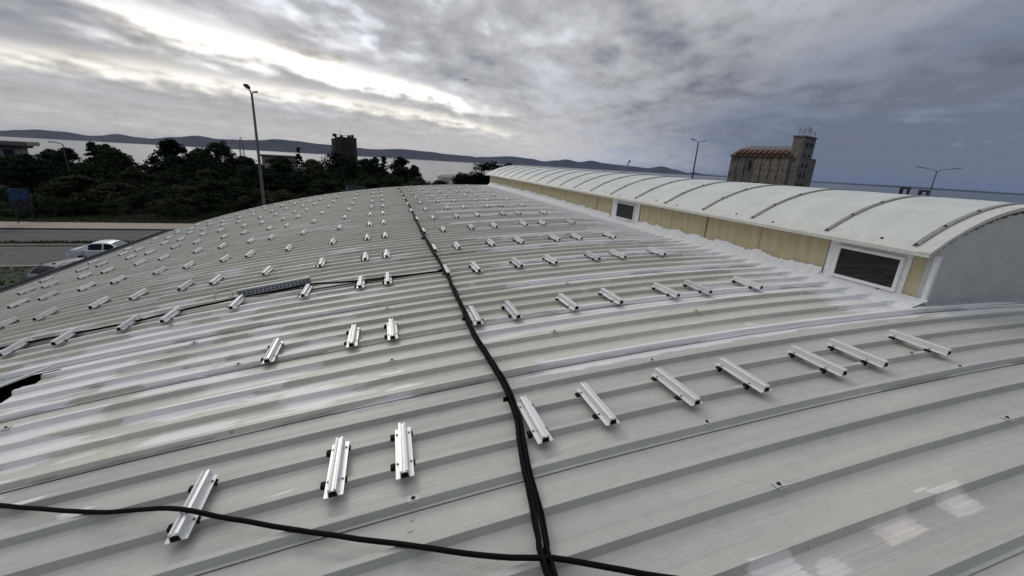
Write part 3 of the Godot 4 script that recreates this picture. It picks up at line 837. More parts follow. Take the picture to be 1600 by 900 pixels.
func build_cables() -> void:
	var black := mat(Color(0.008, 0.008, 0.009), 0.6)
	black.metallic_specular = 0.12
	var root := thing("cable_bundle", "thick bundle of black cables running straight up the middle of the roof", "cable bundle")
	var path := [[-5.5, -2.0], [-5.49, 0.4], [-5.468, 1.113], [-5.449, 1.248], [-5.416, 1.409], [-5.391, 1.563], [-5.352, 1.79], [-5.293, 2.067], [-5.262, 2.35], [-5.256, 2.613], [-5.264, 3.054], [-5.28, 3.396], [-5.272, 3.794],
		[-5.25, 4.379], [-5.232, 5.0], [-5.22, 5.62], [-5.232, 7.413], [-5.234, 9.143], [-5.2, 11.5], [-5.174, 14.156], [-5.165, 18.0], [-5.161, 22.7]]
	var offs := [-0.022, -0.009, 0.006, 0.020, -0.013, 0.011]
	var hs := [-0.012, -0.014, -0.010, -0.014, 0.006, 0.004]
	for i in 6:
		var b := MB.new()
		b.tube(roof_line(path, hs[i], offs[i] - 0.03, 0.014, i + 1), 0.0085, 0.0085, 8)
		part("cable", b.mesh(), black, root)
	for z in [2.33, 3.82, 5.7, 8.2, 1.0]:
		var b := MB.new()
		var x := -5.27 - 0.02 if z > 2.0 else -5.49
		b.box(g(x - 0.02, vault(x) - 0.004, z), Vector3(0.072, 0.036, 0.006), Basis.IDENTITY, 0.002)
		part("cable_tie", b.mesh(), black, root)
	var b2 := MB.new()
	b2.tube(roof_line([[-8.5, 2.66, -0.025], [-8.2, 2.56, -0.012], [-8.049, 2.48, 0.0], [-7.581, 2.241, 0.0], [-7.3, 2.115, 0.02], [-7.11, 2.02, 0.053], [-6.98, 1.955, 0.053], [-6.8, 1.87, 0.018], [-6.539, 1.733], [-6.224, 1.552], [-5.909, 1.39], [-5.615, 1.24, 0.004], [-5.473, 1.174, 0.02], [-5.27, 1.071, 0.002], [-5.146, 0.998], [-4.7, 0.74], [-4.2, 0.3], [-3.9, -0.6]], -0.011, 0.0, 0.01, 12), 0.0115, 0.0115, 10)
	lone("roof_cable", b2.mesh(), black, "single black cable lying across the front of the roof and over one rail", "cable")
	var b3 := MB.new()
	b3.tube(roof_line([[-5.3, 5.715], [-6.018, 5.765], [-6.36, 5.793], [-6.7, 5.88], [-7.0, 6.0], [-7.4, 6.03, -0.02], [-7.847, 6.0, -0.01], [-7.95, 5.9], [-8.37, 5.837], [-8.56, 5.8], [-8.992, 5.735], [-9.439, 5.745], [-9.9, 5.8], [-10.262, 5.816], [-11.0, 5.85]], -0.013, 0.0, 0.012, 14), 0.013, 0.013, 8)
	lone("cross_cable", b3.mesh(), black, "black cable branching left from the bundle through the perforated tray", "cable")
	var b4 := MB.new()
	b4.tube(roof_line([[-5.3, 5.73], [-6.05, 5.70], [-6.5, 5.72], [-6.9, 5.72], [-7.1, 5.75, -0.03]], -0.016, 0.0, 0.02, 16), 0.006, 0.006, 6)
	lone("thin_cable", b4.mesh(), black, "thin dark cable lying beside the branch cable left of the bundle", "cable")
	# perforated tray over the branch cable
	var steel := grain(mat(Color(0.42, 0.44, 0.45), 0.5, 0.1), 0.85, 0.04, Vector3(4, 4, 4), 51)
	var tray := thing("cable_tray", "grey galvanised cable tray with two rows of slots lying over the branch cable", "cable tray")
	var a := g(-7.90, vault(-7.90) - 0.012, 6.0); var e := g(-7.03, vault(-7.03) - 0.012, 6.09)
	var tx := (e - a).normalized(); var tz := tx.cross(Vector3.UP).normalized(); var ty := tz.cross(tx).normalized()
	var len_ := a.distance_to(e)
	var fr := Transform3D(Basis(tx, ty, tz), a)
	var tb := MB.new()
	var hgt := 0.085
	var rows := [[0.0, 0.014], [0.031, 0.045], [0.062, hgt]]
	var bs := Basis(tx, ty, tz)
	for q in rows: tb.box(fr * Vector3(len_ * 0.5, (q[0] + q[1]) * 0.5, 0.03), Vector3(len_, q[1] - q[0], 0.002), bs)
	for i in 19:
		for q in [[0.014, 0.031], [0.045, 0.062]]:
			tb.box(fr * Vector3(0.012 + i * (len_ - 0.024) / 18.0, (q[0] + q[1]) * 0.5, 0.03), Vector3(0.019, q[1] - q[0], 0.002), bs)
	part("slotted_side", tb.mesh(), steel, tray)
	tb = MB.new()
	tb.box(fr * Vector3(len_ * 0.5, hgt + 0.001, 0.0), Vector3(len_, 0.002, 0.062), bs)
	part("tray_top", tb.mesh(), steel, tray)
	tb = MB.new()
	tb.box(fr * Vector3(len_ * 0.5, hgt * 0.5, -0.03), Vector3(len_, hgt - 0.002, 0.002), bs)
	part("back_side", tb.mesh(), steel, tray)
	tb = MB.new()
	tb.box(fr * Vector3(len_ * 0.5, hgt * 0.46, 0.0), Vector3(len_ - 0.01, hgt * 0.86, 0.05), bs, 0.015)
	part("cables_inside", tb.mesh(), black, tray)
	var w := MB.new()
	w.tube(roof_line([[-7.98, 5.88, 0.05], [-7.86, 5.93, 0.02], [-7.6, 5.82], [-7.45, 5.86, 0.01], [-7.40, 5.92, 0.03], [-7.47, 5.93, 0.02]], -0.02, 0.0, 0.01, 3), 0.003, 0.003, 6)
	w.tube(roof_line([[-8.15, 5.98], [-8.2, 6.06, 0.05], [-8.05, 6.12, 0.07], [-7.95, 6.0, 0.05], [-7.93, 5.86, 0.04]], -0.01, 0.0, 0.01, 4), 0.003, 0.003, 6)
	lone("loose_wire", w.mesh(), black, "thin loose wires curling from the left end of the perforated tray", "wire")

# ---------------------------------------------------------------- land, road, sea, islands
func land(x: float, z: float) -> float:
	var t := ss(95.0, 290.0, z + 0.12 * absf(x))
	return lerpf(GROUND - 0.02, SEA - 3.0, t) + 0.25 * noise.get_noise_2d(x * 0.05, z * 0.05) * ss(58.0, 75.0, z)

func grid(b: MB, xs: Array, zs: Array, f: Callable) -> void:
	for i in xs.size() - 1:
		for j in zs.size() - 1:
			var p := []
			for c in [[xs[i], zs[j]], [xs[i + 1], zs[j]], [xs[i + 1], zs[j + 1]], [xs[i], zs[j + 1]]]:
				p.append(g(c[0], f.call(c[0], c[1]), c[1]))
			b.quad(p[0], p[1], p[2], p[3], Vector3.UP)

func slab(x0: float, x1: float, z0: float, z1: float, y: float) -> MB:
	var b := MB.new()
	b.quad(g(x0, y, z0), g(x1, y, z0), g(x1, y, z1), g(x0, y, z1), Vector3.UP)
	return b

func build_land() -> void:
	var b := MB.new()
	var xs := [-6000.0, -3000.0, -1200.0, -500.0, -250.0]
	for i in range(-15, 26): xs.append(i * 8.0)
	xs.append_array([260.0, 400.0, 700.0, 1500.0, 3000.0, 6000.0])
	var zs := [-4000.0, -1500.0, -600.0, -250.0, -100.0, -40.0, 0.0, 25.0, 45.0, 53.0]
	for i in 30: zs.append(58.0 + i * 9.0)
	zs.append(420.0)
	grid(b, xs, zs, land)
	setting("ground", b.mesh(), grain(mat(Color(0.075, 0.085, 0.04), 0.95), 0.45, 0.03, Vector3(0.12, 0.12, 0.12), 61, Color(1.0, 0.9, 0.8)))
	var sea := MB.new()
	sea.quad(g(-11000, SEA, 250), g(11000, SEA, 250), g(11000, SEA, 11000), g(-11000, SEA, 11000), Vector3.UP)
	var sm := mat(Color(0.03, 0.045, 0.055), 0.22)
	var wt := NoiseTexture2D.new(); wt.width = 512; wt.height = 512; wt.seamless = true; wt.as_normal_map = true; wt.bump_strength = 3.0
	var wf := FastNoiseLite.new(); wf.frequency = 0.02; wf.seed = 4
	wt.noise = wf
	sm.normal_enabled = true; sm.normal_texture = wt; sm.normal_scale = 0.16
	sm.uv1_triplanar = true; sm.uv1_world_triplanar = true; sm.uv1_scale = Vector3(0.03, 0.03, 0.03)
	setting("sea", sea.mesh(), sm)
	# the dual carriageway beyond the gable
	var asphalt := grain(mat(Color(0.062, 0.063, 0.066), 0.85), 0.72, 0.02, Vector3(0.12, 0.12, 0.5), 63)
	var pale := grain(mat(Color(0.085, 0.085, 0.083), 0.85), 0.75, 0.02, Vector3(0.12, 0.12, 0.5), 64)
	setting("road", slab(-400, 300, 42.2, 48.5, GROUND).mesh(), asphalt)
	setting("road", slab(-400, 300, 34.2, 40.8, GROUND).mesh(), pale)
	var walk := MB.new()
	walk.box(g(-50, GROUND - 0.1, 50.4), Vector3(700, 0.44, 3.5))
	setting("pavement", walk.mesh(), grain(mat(Color(0.34, 0.28, 0.22), 0.9), 0.85, 0.03, Vector3(0.3, 0.3, 0.3), 65))
	var kerb_m := grain(mat(Color(0.33, 0.29, 0.23), 0.9), 0.8, 0.03, Vector3(0.5, 0.5, 0.5), 66)
	var kb := MB.new()
	kb.box(g(-50, GROUND - 0.02, 48.58), Vector3(700, 0.26, 0.14))
	setting("kerb", kb.mesh(), mat(Color(0.06, 0.055, 0.05), 0.9))
	for z in [41.0, 34.0]:
		var k2 := MB.new()
		k2.box(g(-50, GROUND - 0.05, z), Vector3(700, 0.36, 0.26))
		setting("kerb", k2.mesh(), kerb_m)
	var k3 := MB.new()
	k3.box(g(-50, GROUND - 0.05, 42.1), Vector3(700, 0.3, 0.16))
	setting("kerb", k3.mesh(), mat(Color(0.10, 0.095, 0.085), 0.9))
	var med := MB.new()
	med.box(g(-50, GROUND - 0.05, 41.57), Vector3(700, 0.28, 0.88))
	setting("median_strip", med.mesh(), grain(mat(Color(0.05, 0.07, 0.02), 0.95), 0.5, 0.05, Vector3(0.6, 0.6, 0.6), 67))
	var lines := MB.new()
	for z in [45.5, 48.1, 42.45, 40.45, 34.5]:
		lines.quad(g(-400, GROUND + 0.004, z - 0.06), g(300, GROUND + 0.004, z - 0.06), g(300, GROUND + 0.004, z + 0.06), g(-400, GROUND + 0.004, z + 0.06), Vector3.UP)
	for i in 60:
		var x := -260.0 + i * 9.0
		lines.quad(g(x, GROUND + 0.004, 37.44), g(x + 4.0, GROUND + 0.004, 37.44), g(x + 4.0, GROUND + 0.004, 37.56), g(x, GROUND + 0.004, 37.56), Vector3.UP)
	setting("road_markings", lines.mesh(), grain(mat(Color(0.24, 0.24, 0.23), 0.8), 0.5, 0.05, Vector3(0.8, 0.8, 0.8), 68))
	# lawn in front of the road and the bare path in the wood
	setting("lawn", slab(-400, 300, 24.0, 33.86, GROUND).mesh(), grain(mat(Color(0.026, 0.048, 0.012), 0.95), 0.5, 0.04, Vector3(0.5, 0.5, 0.5), 69))
	setting("parking_apron", slab(-24.4, -15.5, 8.0, 33.0, GROUND + 0.006).mesh(), asphalt)
	var path := MB.new()
	grid(path, [-59.0, -57.5, -56.0, -54.0], [84.0, 86.0, 88.0, 91.0], func(x, z): return land(x, z) + 0.5 + (z - 84.0) * 0.1)
	setting("dirt_path", path.mesh(), grain(mat(Color(0.36, 0.28, 0.19), 0.95), 0.7, 0.04, Vector3(0.3, 0.3, 0.3), 70))
	# grass tufts on the median and verge: uncountable
	var gr := MB.new()
	rng.seed = 5
	for i in 9000:
		var x := rng.randf_range(-60.0, -16.0)
		var zz: float
		var hgt: float
		var r := rng.randf()
		if r < 0.4: zz = rng.randf_range(41.15, 42.0); hgt = rng.randf_range(0.06, 0.26)
		elif r < 0.75: zz = rng.randf_range(52.2, 56.0); hgt = rng.randf_range(0.08, 0.5)
		else: zz = rng.randf_range(28.0, 33.8); hgt = rng.randf_range(0.05, 0.14)
		var y0 := GROUND + (0.08 if r < 0.4 else 0.0)
		var a := rng.randf() * TAU
		var d := Vector3(cos(a), 0, sin(a)) * rng.randf_range(0.04, 0.12)
		gr.tri(g(x, y0, zz) - d, g(x, y0, zz) + d, g(x, y0 + hgt, zz) + d.rotated(Vector3.UP, 1.0) * 0.8)
	var go := lone("verge_grass", gr.mesh(), mat(Color(0.05, 0.075, 0.02), 0.95), "rough green grass on the median strip and along the road verges", "grass")
	go.set_meta("kind", "stuff")

func build_hills() -> void:
	# islands across the channel, from the skyline's bearing and height
	var prof := [[-60, 0.3], [-50, 0.55], [-42, 0.3], [-36, 0.2], [-32.1, 0.15], [-31.0, 0.3], [-29.9, 0.43], [-28.3, 0.38], [-26.7, 0.18], [-26.3, 0.22], [-24.7, 0.49], [-23.3, 0.3], [-22.3, 0.27], [-20.5, 0.55], [-18.4, 0.85], [-16.7, 0.65], [-14.7, 0.71], [-13.2, 0.79], [-11.0, 1.05], [-9.3, 1.0], [-6.6, 0.83], [-2.4, 0.67], [-0.9, 0.61], [3.0, 0.85], [6.2, 0.74], [8.6, 0.57], [11.5, 0.5], [12.3, 0.42], [14, 0.3], [16, 0.12], [18, -0.1]]
	var prof2 := [[9, 0.0], [11.5, 0.3], [13, 0.5], [16.9, 0.77], [19.4, 0.63], [21.1, 0.4], [22.8, 0.61], [24.0, 0.8], [25.7, 0.58], [27.3, 0.82], [29.0, 0.6], [30.2, 0.51], [32.2, 0.43], [34.2, 0.3], [36.0, 0.6], [37.6, 0.31], [39.1, 0.02], [39.8, 0.14], [40.9, -0.02], [42.4, -0.12], [45, -0.08], [52, -0.1], [60, -0.05], [70, -0.1], [80, 0.0]]
	var hill_m := grain(mat(Color(0.03, 0.036, 0.034), 1.0), 0.6, 0.02, Vector3(0.0012, 0.0012, 0.0012), 71)
	for set_ in [[prof, 5200.0, "island_hills"], [prof2, 7400.0, "island_hills"]]:
		var pr: Array = set_[0]; var dist: float = set_[1]
		var b := MB.new()
		var prev := []
		var az: float = pr[0][0]
		var i := 0
		while az <= pr[-1][0]:
			while i < pr.size() - 2 and az > pr[i + 1][0]: i += 1
			var t: float = clampf((az - pr[i][0]) / (pr[i + 1][0] - pr[i][0]), 0.0, 1.0)
			var el: float = lerpf(pr[i][1], pr[i + 1][1], t * t * (3.0 - 2.0 * t)) + 0.02 * fine.get_noise_1d(az * 30.0)
			var top: float = EYE.y + tan(deg_to_rad(el)) * dist
			var row := []
			for q in [[-0.13, 0.0], [-0.09, 0.3], [-0.05, 0.62], [-0.02, 0.9], [0.0, 1.0], [0.1, 0.0]]:
				var rr: float = dist * (1.0 + q[0]) + 25.0 * noise.get_noise_2d(az * 0.7, q[0] * 9.0)
				var y: float = lerpf(SEA - 1.0, top, q[1]) * 1.0
				if q[1] > 0.0 and q[1] < 1.0: y += 6.0 * fine.get_noise_2d(az * 2.0, q[0] * 6.0)
				row.append(at(az, rr, y))
			if prev.size():
				for j in row.size() - 1: b.quad(prev[j], row[j], row[j + 1], prev[j + 1], Vector3.UP)
			prev = row
			az += 0.16
		setting(set_[2], b.mesh(), hill_m)

# ---------------------------------------------------------------- trees
func leaf_cloud(b: MB, ce: Vector3, r: Vector3, count: int, size: float) -> void:
	for i in count:
		var d := Vector3(rng.randfn(), rng.randfn(), rng.randfn()).normalized()
		var p := ce + d * r * pow(rng.randf(), 0.45)
		var n := (d + Vector3(rng.randfn(), rng.randfn() + 0.4, rng.randfn()) * 0.7).normalized()
		var s := n.cross(Vector3(rng.randfn(), rng.randfn(), rng.randfn())).normalized() * size * rng.randf_range(0.6, 1.3)
		var t := n.cross(s).normalized() * size * rng.randf_range(0.35, 0.8)
		var v := rng.randf_range(0.65, 1.35)
		b.col = Color(v, v * rng.randf_range(0.95, 1.05), v)
		b.tri(p - s - t * 0.6, p + s - t * 0.6, p + t * 1.2, n)

func crown_mesh(kind: int, seed_: int) -> ArrayMesh:   # unit crown: 1 high, foot at 0, about 0.8 wide
	rng.seed = seed_
	var b := MB.new(); b.use_c = true
	if kind == 0:      # full pine with ragged outline
		for i in 84:
			var h := pow(rng.randf(), 0.9)
			var wide := 0.46 * pow(maxf(0.0, 1.0 - h), 0.5) * (0.75 + 0.25 * ss(0.0, 0.25, h))
			var a := rng.randf() * TAU
			var rr := wide * sqrt(rng.randf())
			var ce := Vector3(cos(a) * rr, 0.06 + h * 0.86, sin(a) * rr)
			var q := rng.randf_range(0.07, 0.13) * (1.2 - 0.55 * h)
			leaf_cloud(b, ce, Vector3(q * 1.2, q * 0.8, q * 1.2), 95, 0.023)
	elif kind == 1:    # tall conifer with tiered boughs
		for i in 60:
			var h := rng.randf()
			var wide := 0.33 * (1.0 - h) + 0.02
			var a := rng.randf() * TAU
			var rr := wide * rng.randf_range(0.3, 1.0)
			leaf_cloud(b, Vector3(cos(a) * rr, 0.04 + h * 0.92 - rr * 0.18, sin(a) * rr), Vector3(0.085, 0.03, 0.085) * (1.15 - 0.6 * h), 75, 0.018)
	elif kind == 2:    # umbrella pine: flat lobed dome on a bare lower stem
		for i in 46:
			var a := rng.randf() * TAU
			var rr := 0.46 * sqrt(rng.randf())
			var dome := 0.5 + 0.42 * sqrt(maxf(0.0, 1.0 - rr * rr / 0.23))
			leaf_cloud(b, Vector3(cos(a) * rr, lerpf(0.42, dome, rng.randf_range(0.3, 1.0)), sin(a) * rr), Vector3(0.11, 0.07, 0.11), 120, 0.022)
	else:              # round broadleaf bush
		for i in 30:
			var d := Vector3(rng.randfn(), absf(rng.randfn()), rng.randfn()).normalized()
			var ce := Vector3(0, 0.36, 0) + d * Vector3(0.42, 0.46, 0.42) * pow(rng.randf(), 0.4)
			leaf_cloud(b, ce, Vector3(0.12, 0.1, 0.12), 110, 0.022)
	return b.mesh()

func trunk_mesh(seed_: int) -> ArrayMesh:   # unit tree height
	rng.seed = seed_
	var b := MB.new()
	var p := PackedVector3Array()
	var x := 0.0; var z := 0.0
	for i in 7:
		p.append(Vector3(x, i * 0.14, z)); x += rng.randf_range(-0.015, 0.015); z += rng.randf_range(-0.015, 0.015)
	b.tube(p, 0.024, 0.006, 7)
	for i in 9:
		var h := rng.randf_range(0.3, 0.8); var a := rng.randf() * TAU
		var s := p[int(h / 0.14)]
		var l := 0.34 * (1.05 - h)
		b.tube(PackedVector3Array([s, s + Vector3(cos(a) * l * 0.5, l * 0.18, sin(a) * l * 0.5), s + Vector3(cos(a) * l, l * 0.5, sin(a) * l)]), 0.009, 0.003, 5, false)
	return b.mesh()

var crowns := []
var trunks := []
var leaf_mats := []
func tree(called: String, label: String, az: float, dist: float, top: float, wide: float, kind: int, tone := 0, group := "pine trees beyond the road", category := "tree") -> void:
	var foot := at(az, dist, 0.0)
	foot.y = land(foot.x, -foot.z) - 0.05
	var h := top - foot.y
	var o := thing(called, label, category, foot, group)
	o.rotation.y = rng.randf() * TAU
	var k := kind * 3 + rng.randi() % 3
	var crown_foot: float = [0.1, 0.05, 0.0, 0.0][kind]
	part("crown", crowns[k], leaf_mats[tone], o, Transform3D(Basis.from_scale(Vector3(wide, h * (1.0 - crown_foot), wide * rng.randf_range(0.85, 1.15))), Vector3(0, h * crown_foot, 0)))
	part("trunk", trunks[rng.randi() % 3], leaf_mats[4], o, Transform3D(Basis.from_scale(Vector3(h, h * 0.92, h)), Vector3.ZERO))

func build_trees() -> void:
	for kind in 4:
		for i in 3: crowns.append(crown_mesh(kind, 100 + kind * 10 + i))
	for i in 3: trunks.append(trunk_mesh(200 + i))
	for c in [Color(0.030, 0.043, 0.019), Color(0.021, 0.033, 0.016), Color(0.044, 0.054, 0.027), Color(0.011, 0.018, 0.010)]:
		var m := mat(c, 1.0)
		m.vertex_color_use_as_albedo = true
		m.metallic_specular = 0.08
		leaf_mats.append(m)
	leaf_mats.append(grain(mat(Color(0.09, 0.065, 0.045), 0.95), 0.5, 0.05, Vector3(3, 1, 3), 81))
	rng.seed = 300
	# trees that stand out against the sea and sky
	tree("pine_tree", "dark pine at the far left, in front of the low white building", -31.2, 78, 0.0 + 1.2 - 1.95, 10.1, 0, 1)
	tree("pine_tree", "ragged dark pine just right of the low white building", -28.5, 84, 1.22 - 1.2, 6.8, 0, 1)
	tree("conifer_tree", "pointed conifer with feathery top between the dark pine and the sea gap", -26.7, 80, 1.22 - 0.2, 8.1, 1, 0, "")
	tree("pine_tree", "rounded pine sloping down to the left edge of the sea gap", -25.2, 78, 1.22 - 1.1, 8.1, 0, 0)
	tree("pine_tree", "tall black pine with an open crown on the right edge of the sea gap", -20.9, 80, 1.22 + 0.75, 8.8, 0, 3)
	tree("pine_tree", "lower pine beside the right shoulder of the tall black pine", -19.0, 74, 1.22 - 0.9, 8.1, 0, 1)
	tree("pine_tree", "broad pine left of the tower crane", -16.8, 82, 1.22 + 0.75, 9.7, 0, 0)
	tree("pine_tree", "low pine behind the tall street lamp", -13.3, 72, 1.22 - 2.0, 8.1, 0, 1)
	tree("pine_tree", "low pine right of the tall street lamp", -11.0, 74, 1.22 - 1.4, 8.1, 0, 0)
	tree("conifer_tree", "slim conifer rising between the street lamp and the brick tower", -9.0, 86, 1.22 + 0.8, 4.9, 1, 1, "")
	tree("pine_tree", "pale green low pine left of the brick tower", -7.7, 76, 1.22 - 1.1, 7.4, 0, 2)
	tree("oak_tree", "big round dark tree standing right in front of the brick tower", -5.3, 88, 1.22 + 1.8, 10.0, 3, 3, "")
	tree("oak_tree", "lower round tree hiding the foot of the brick tower", -3.2, 82, 1.22 + 0.25, 8.5, 3, 1, "")
	tree("pine_tree", "pine at the right foot of the brick tower", -1.7, 84, 1.22 - 0.4, 8.1, 0, 0)
	tree("conifer_tree", "first of two pointed pines right of the brick tower", 0.6, 80, 1.22 + 0.35, 6.8, 1, 1, "")
	tree("pine_tree", "second of two pines right of the brick tower, before the sea", 2.7, 78, 1.22 + 0.3, 7.6, 0, 1)
	tree("pine_tree", "small pine at the left edge of the right hand sea gap", 4.3, 76, 1.22 - 1.1, 4.9, 0, 1)
	tree("umbrella_pine", "black umbrella pine beside the far end of the skylight", 13.4, 62, 1.22 + 0.75, 9.0, 2, 3, "")
	tree("umbrella_pine", "second black umbrella pine half hidden by the skylight", 15.9, 64, 1.22 + 0.7, 8.0, 2, 3, "")
	# the body of the wood
	var n := 0
	for row in [[60.0, -2.9, 2.3], [66.0, -1.5, 2.5], [74.0, -0.1, 2.8], [82.0, 0.75, 3.4]]:
		var az := -41.0
		while az < 20.0:
			var top: float = row[1] + rng.randf_range(-0.8, 0.5)
			if az > 3.2: top = minf(top, 1.22 - row[0] / cos(deg_to_rad(az)) * 0.042)
			if az > -25.6 and az < -20.6: top = minf(top, 1.22 - row[0] / cos(deg_to_rad(az)) * 0.037)
			if az > -14.6 and az < -7.5: top = minf(top, 1.22 - row[0] / cos(deg_to_rad(az)) * 0.011)
			if az < -28.5: top -= 1.5
			if az < -28.8 and az > -34.5 and row[0] < 70.0: top = minf(top, -5.3)
			tree("pine_tree", "dark green pine in the thick of the wood beyond the road", az + rng.randf_range(-0.4, 0.4), (row[0] + rng.randf_range(-2.0, 2.0)) / cos(deg_to_rad(az)), top, rng.randf_range(6.5, 9.0), 0 if rng.randf() < 0.75 else 3, rng.randi() % 3, "pines massed in the wood beyond the road")
			az += row[2] + rng.randf_range(0.0, 0.6)
	for az in [6.0, 7.6, 9.0, 10.4, 11.6, 15.0]:
		tree("bush", "dark bush in the low hedge in front of the right hand sea gap", az, 58.0, 1.22 - 2.25 + rng.randf_range(-0.25, 0.2), 3.4, 3, 3, "bushes below the right hand sea gap", "bush")
	var az2 := -39.0
	while az2 < 6.0:
		tree("bush", "dark bush along the edge of the wood behind the pavement", az2, (56.0 + rng.randf_range(-1.2, 2.0)) / cos(deg_to_rad(az2)), GROUND + rng.randf_range(1.2, 2.8), rng.randf_range(2.6, 4.4), 3, rng.randi() % 3, "bushes along the edge of the wood", "bush")
		az2 += rng.randf_range(1.4, 2.2)
	tree("bush", "dark hedge bush beside the rear of the silver estate car", -39.6, 35.5, GROUND + 1.5, 2.2, 3, 3, "", "bush")
	tree("bush", "small shrub at the left end of the green median strip", -41.5, 52.3, GROUND + 0.75, 0.9, 3, 1, "", "bush")
	tree("bush", "small shrub on the median strip left of the white car", -35.2, 48.5, GROUND + 0.7, 0.9, 3, 1, "", "bush")

# ---------------------------------------------------------------- street furniture
func lamp_post(label: String, az: float, dist: float, top: float, turn: float, arm: float, r0: float, tone: float) -> void:
	var foot := at(az, dist, 0.0)
	foot.y = land(foot.x, -foot.z)
	var o := thing("street_lamp", label, "street lamp", foot, "double armed street lamps")
	var h := top - foot.y
	var m := mat(Color(tone, tone, tone * 1.02), 0.5, 0.3)
	var b := MB.new()
	b.tube(PackedVector3Array([Vector3.ZERO, Vector3(0, h * 0.5, 0), Vector3(0, h, 0)]), r0, r0 * 0.5, 12)
	b.tube(PackedVector3Array([Vector3.ZERO, Vector3(0, 0.9, 0)]), r0 * 1.35, r0 * 1.25, 12)
	part("pole", b.mesh(), m, o)
	var a := deg_to_rad(turn)
	var dir := Vector3(sin(a), 0, -cos(a))
	for s in [-1.0, 1.0]:
		var ab := MB.new()
		var e: Vector3 = Vector3(0, h + arm * 0.16, 0) + dir * arm * 0.55 * s
		ab.tube(PackedVector3Array([Vector3(0, h - 0.06, 0), Vector3(0, h + arm * 0.08, 0) + dir * arm * 0.2 * s, e]), 0.04, 0.035, 8)
		var am := part("arm", ab.mesh(), m, o)
		var lb := MB.new()
		var bs := Basis(Vector3.UP.cross(dir * s).normalized(), Vector3.UP, dir * s) * Basis(Vector3.RIGHT, -0.14)
		var prof := [[0.0, 0.04, 0.04], [0.12, 0.10, 0.07], [0.35, 0.15, 0.09], [0.62, 0.13, 0.075], [0.72, 0.05, 0.03]]
		for i in prof.size() - 1:
			var p: Array = prof[i]; var q: Array = prof[i + 1]
			for k in 10:
				var t0 := TAU * k / 10.0; var t1 := TAU * (k + 1) / 10.0
				var f := func(c, t): return e + bs * Vector3(cos(t) * c[1], sin(t) * c[2] * (1.0 if sin(t) > 0.0 else 0.55), c[0] * arm)
				lb.quad(f.call(p, t0), f.call(p, t1), f.call(q, t1), f.call(q, t0), bs * Vector3(cos(t0 + 0.3), sin(t0 + 0.3), 0))
		part("lamp_head", lb.mesh(), mat(Color(tone, tone, tone) * 0.6, 0.4), o)

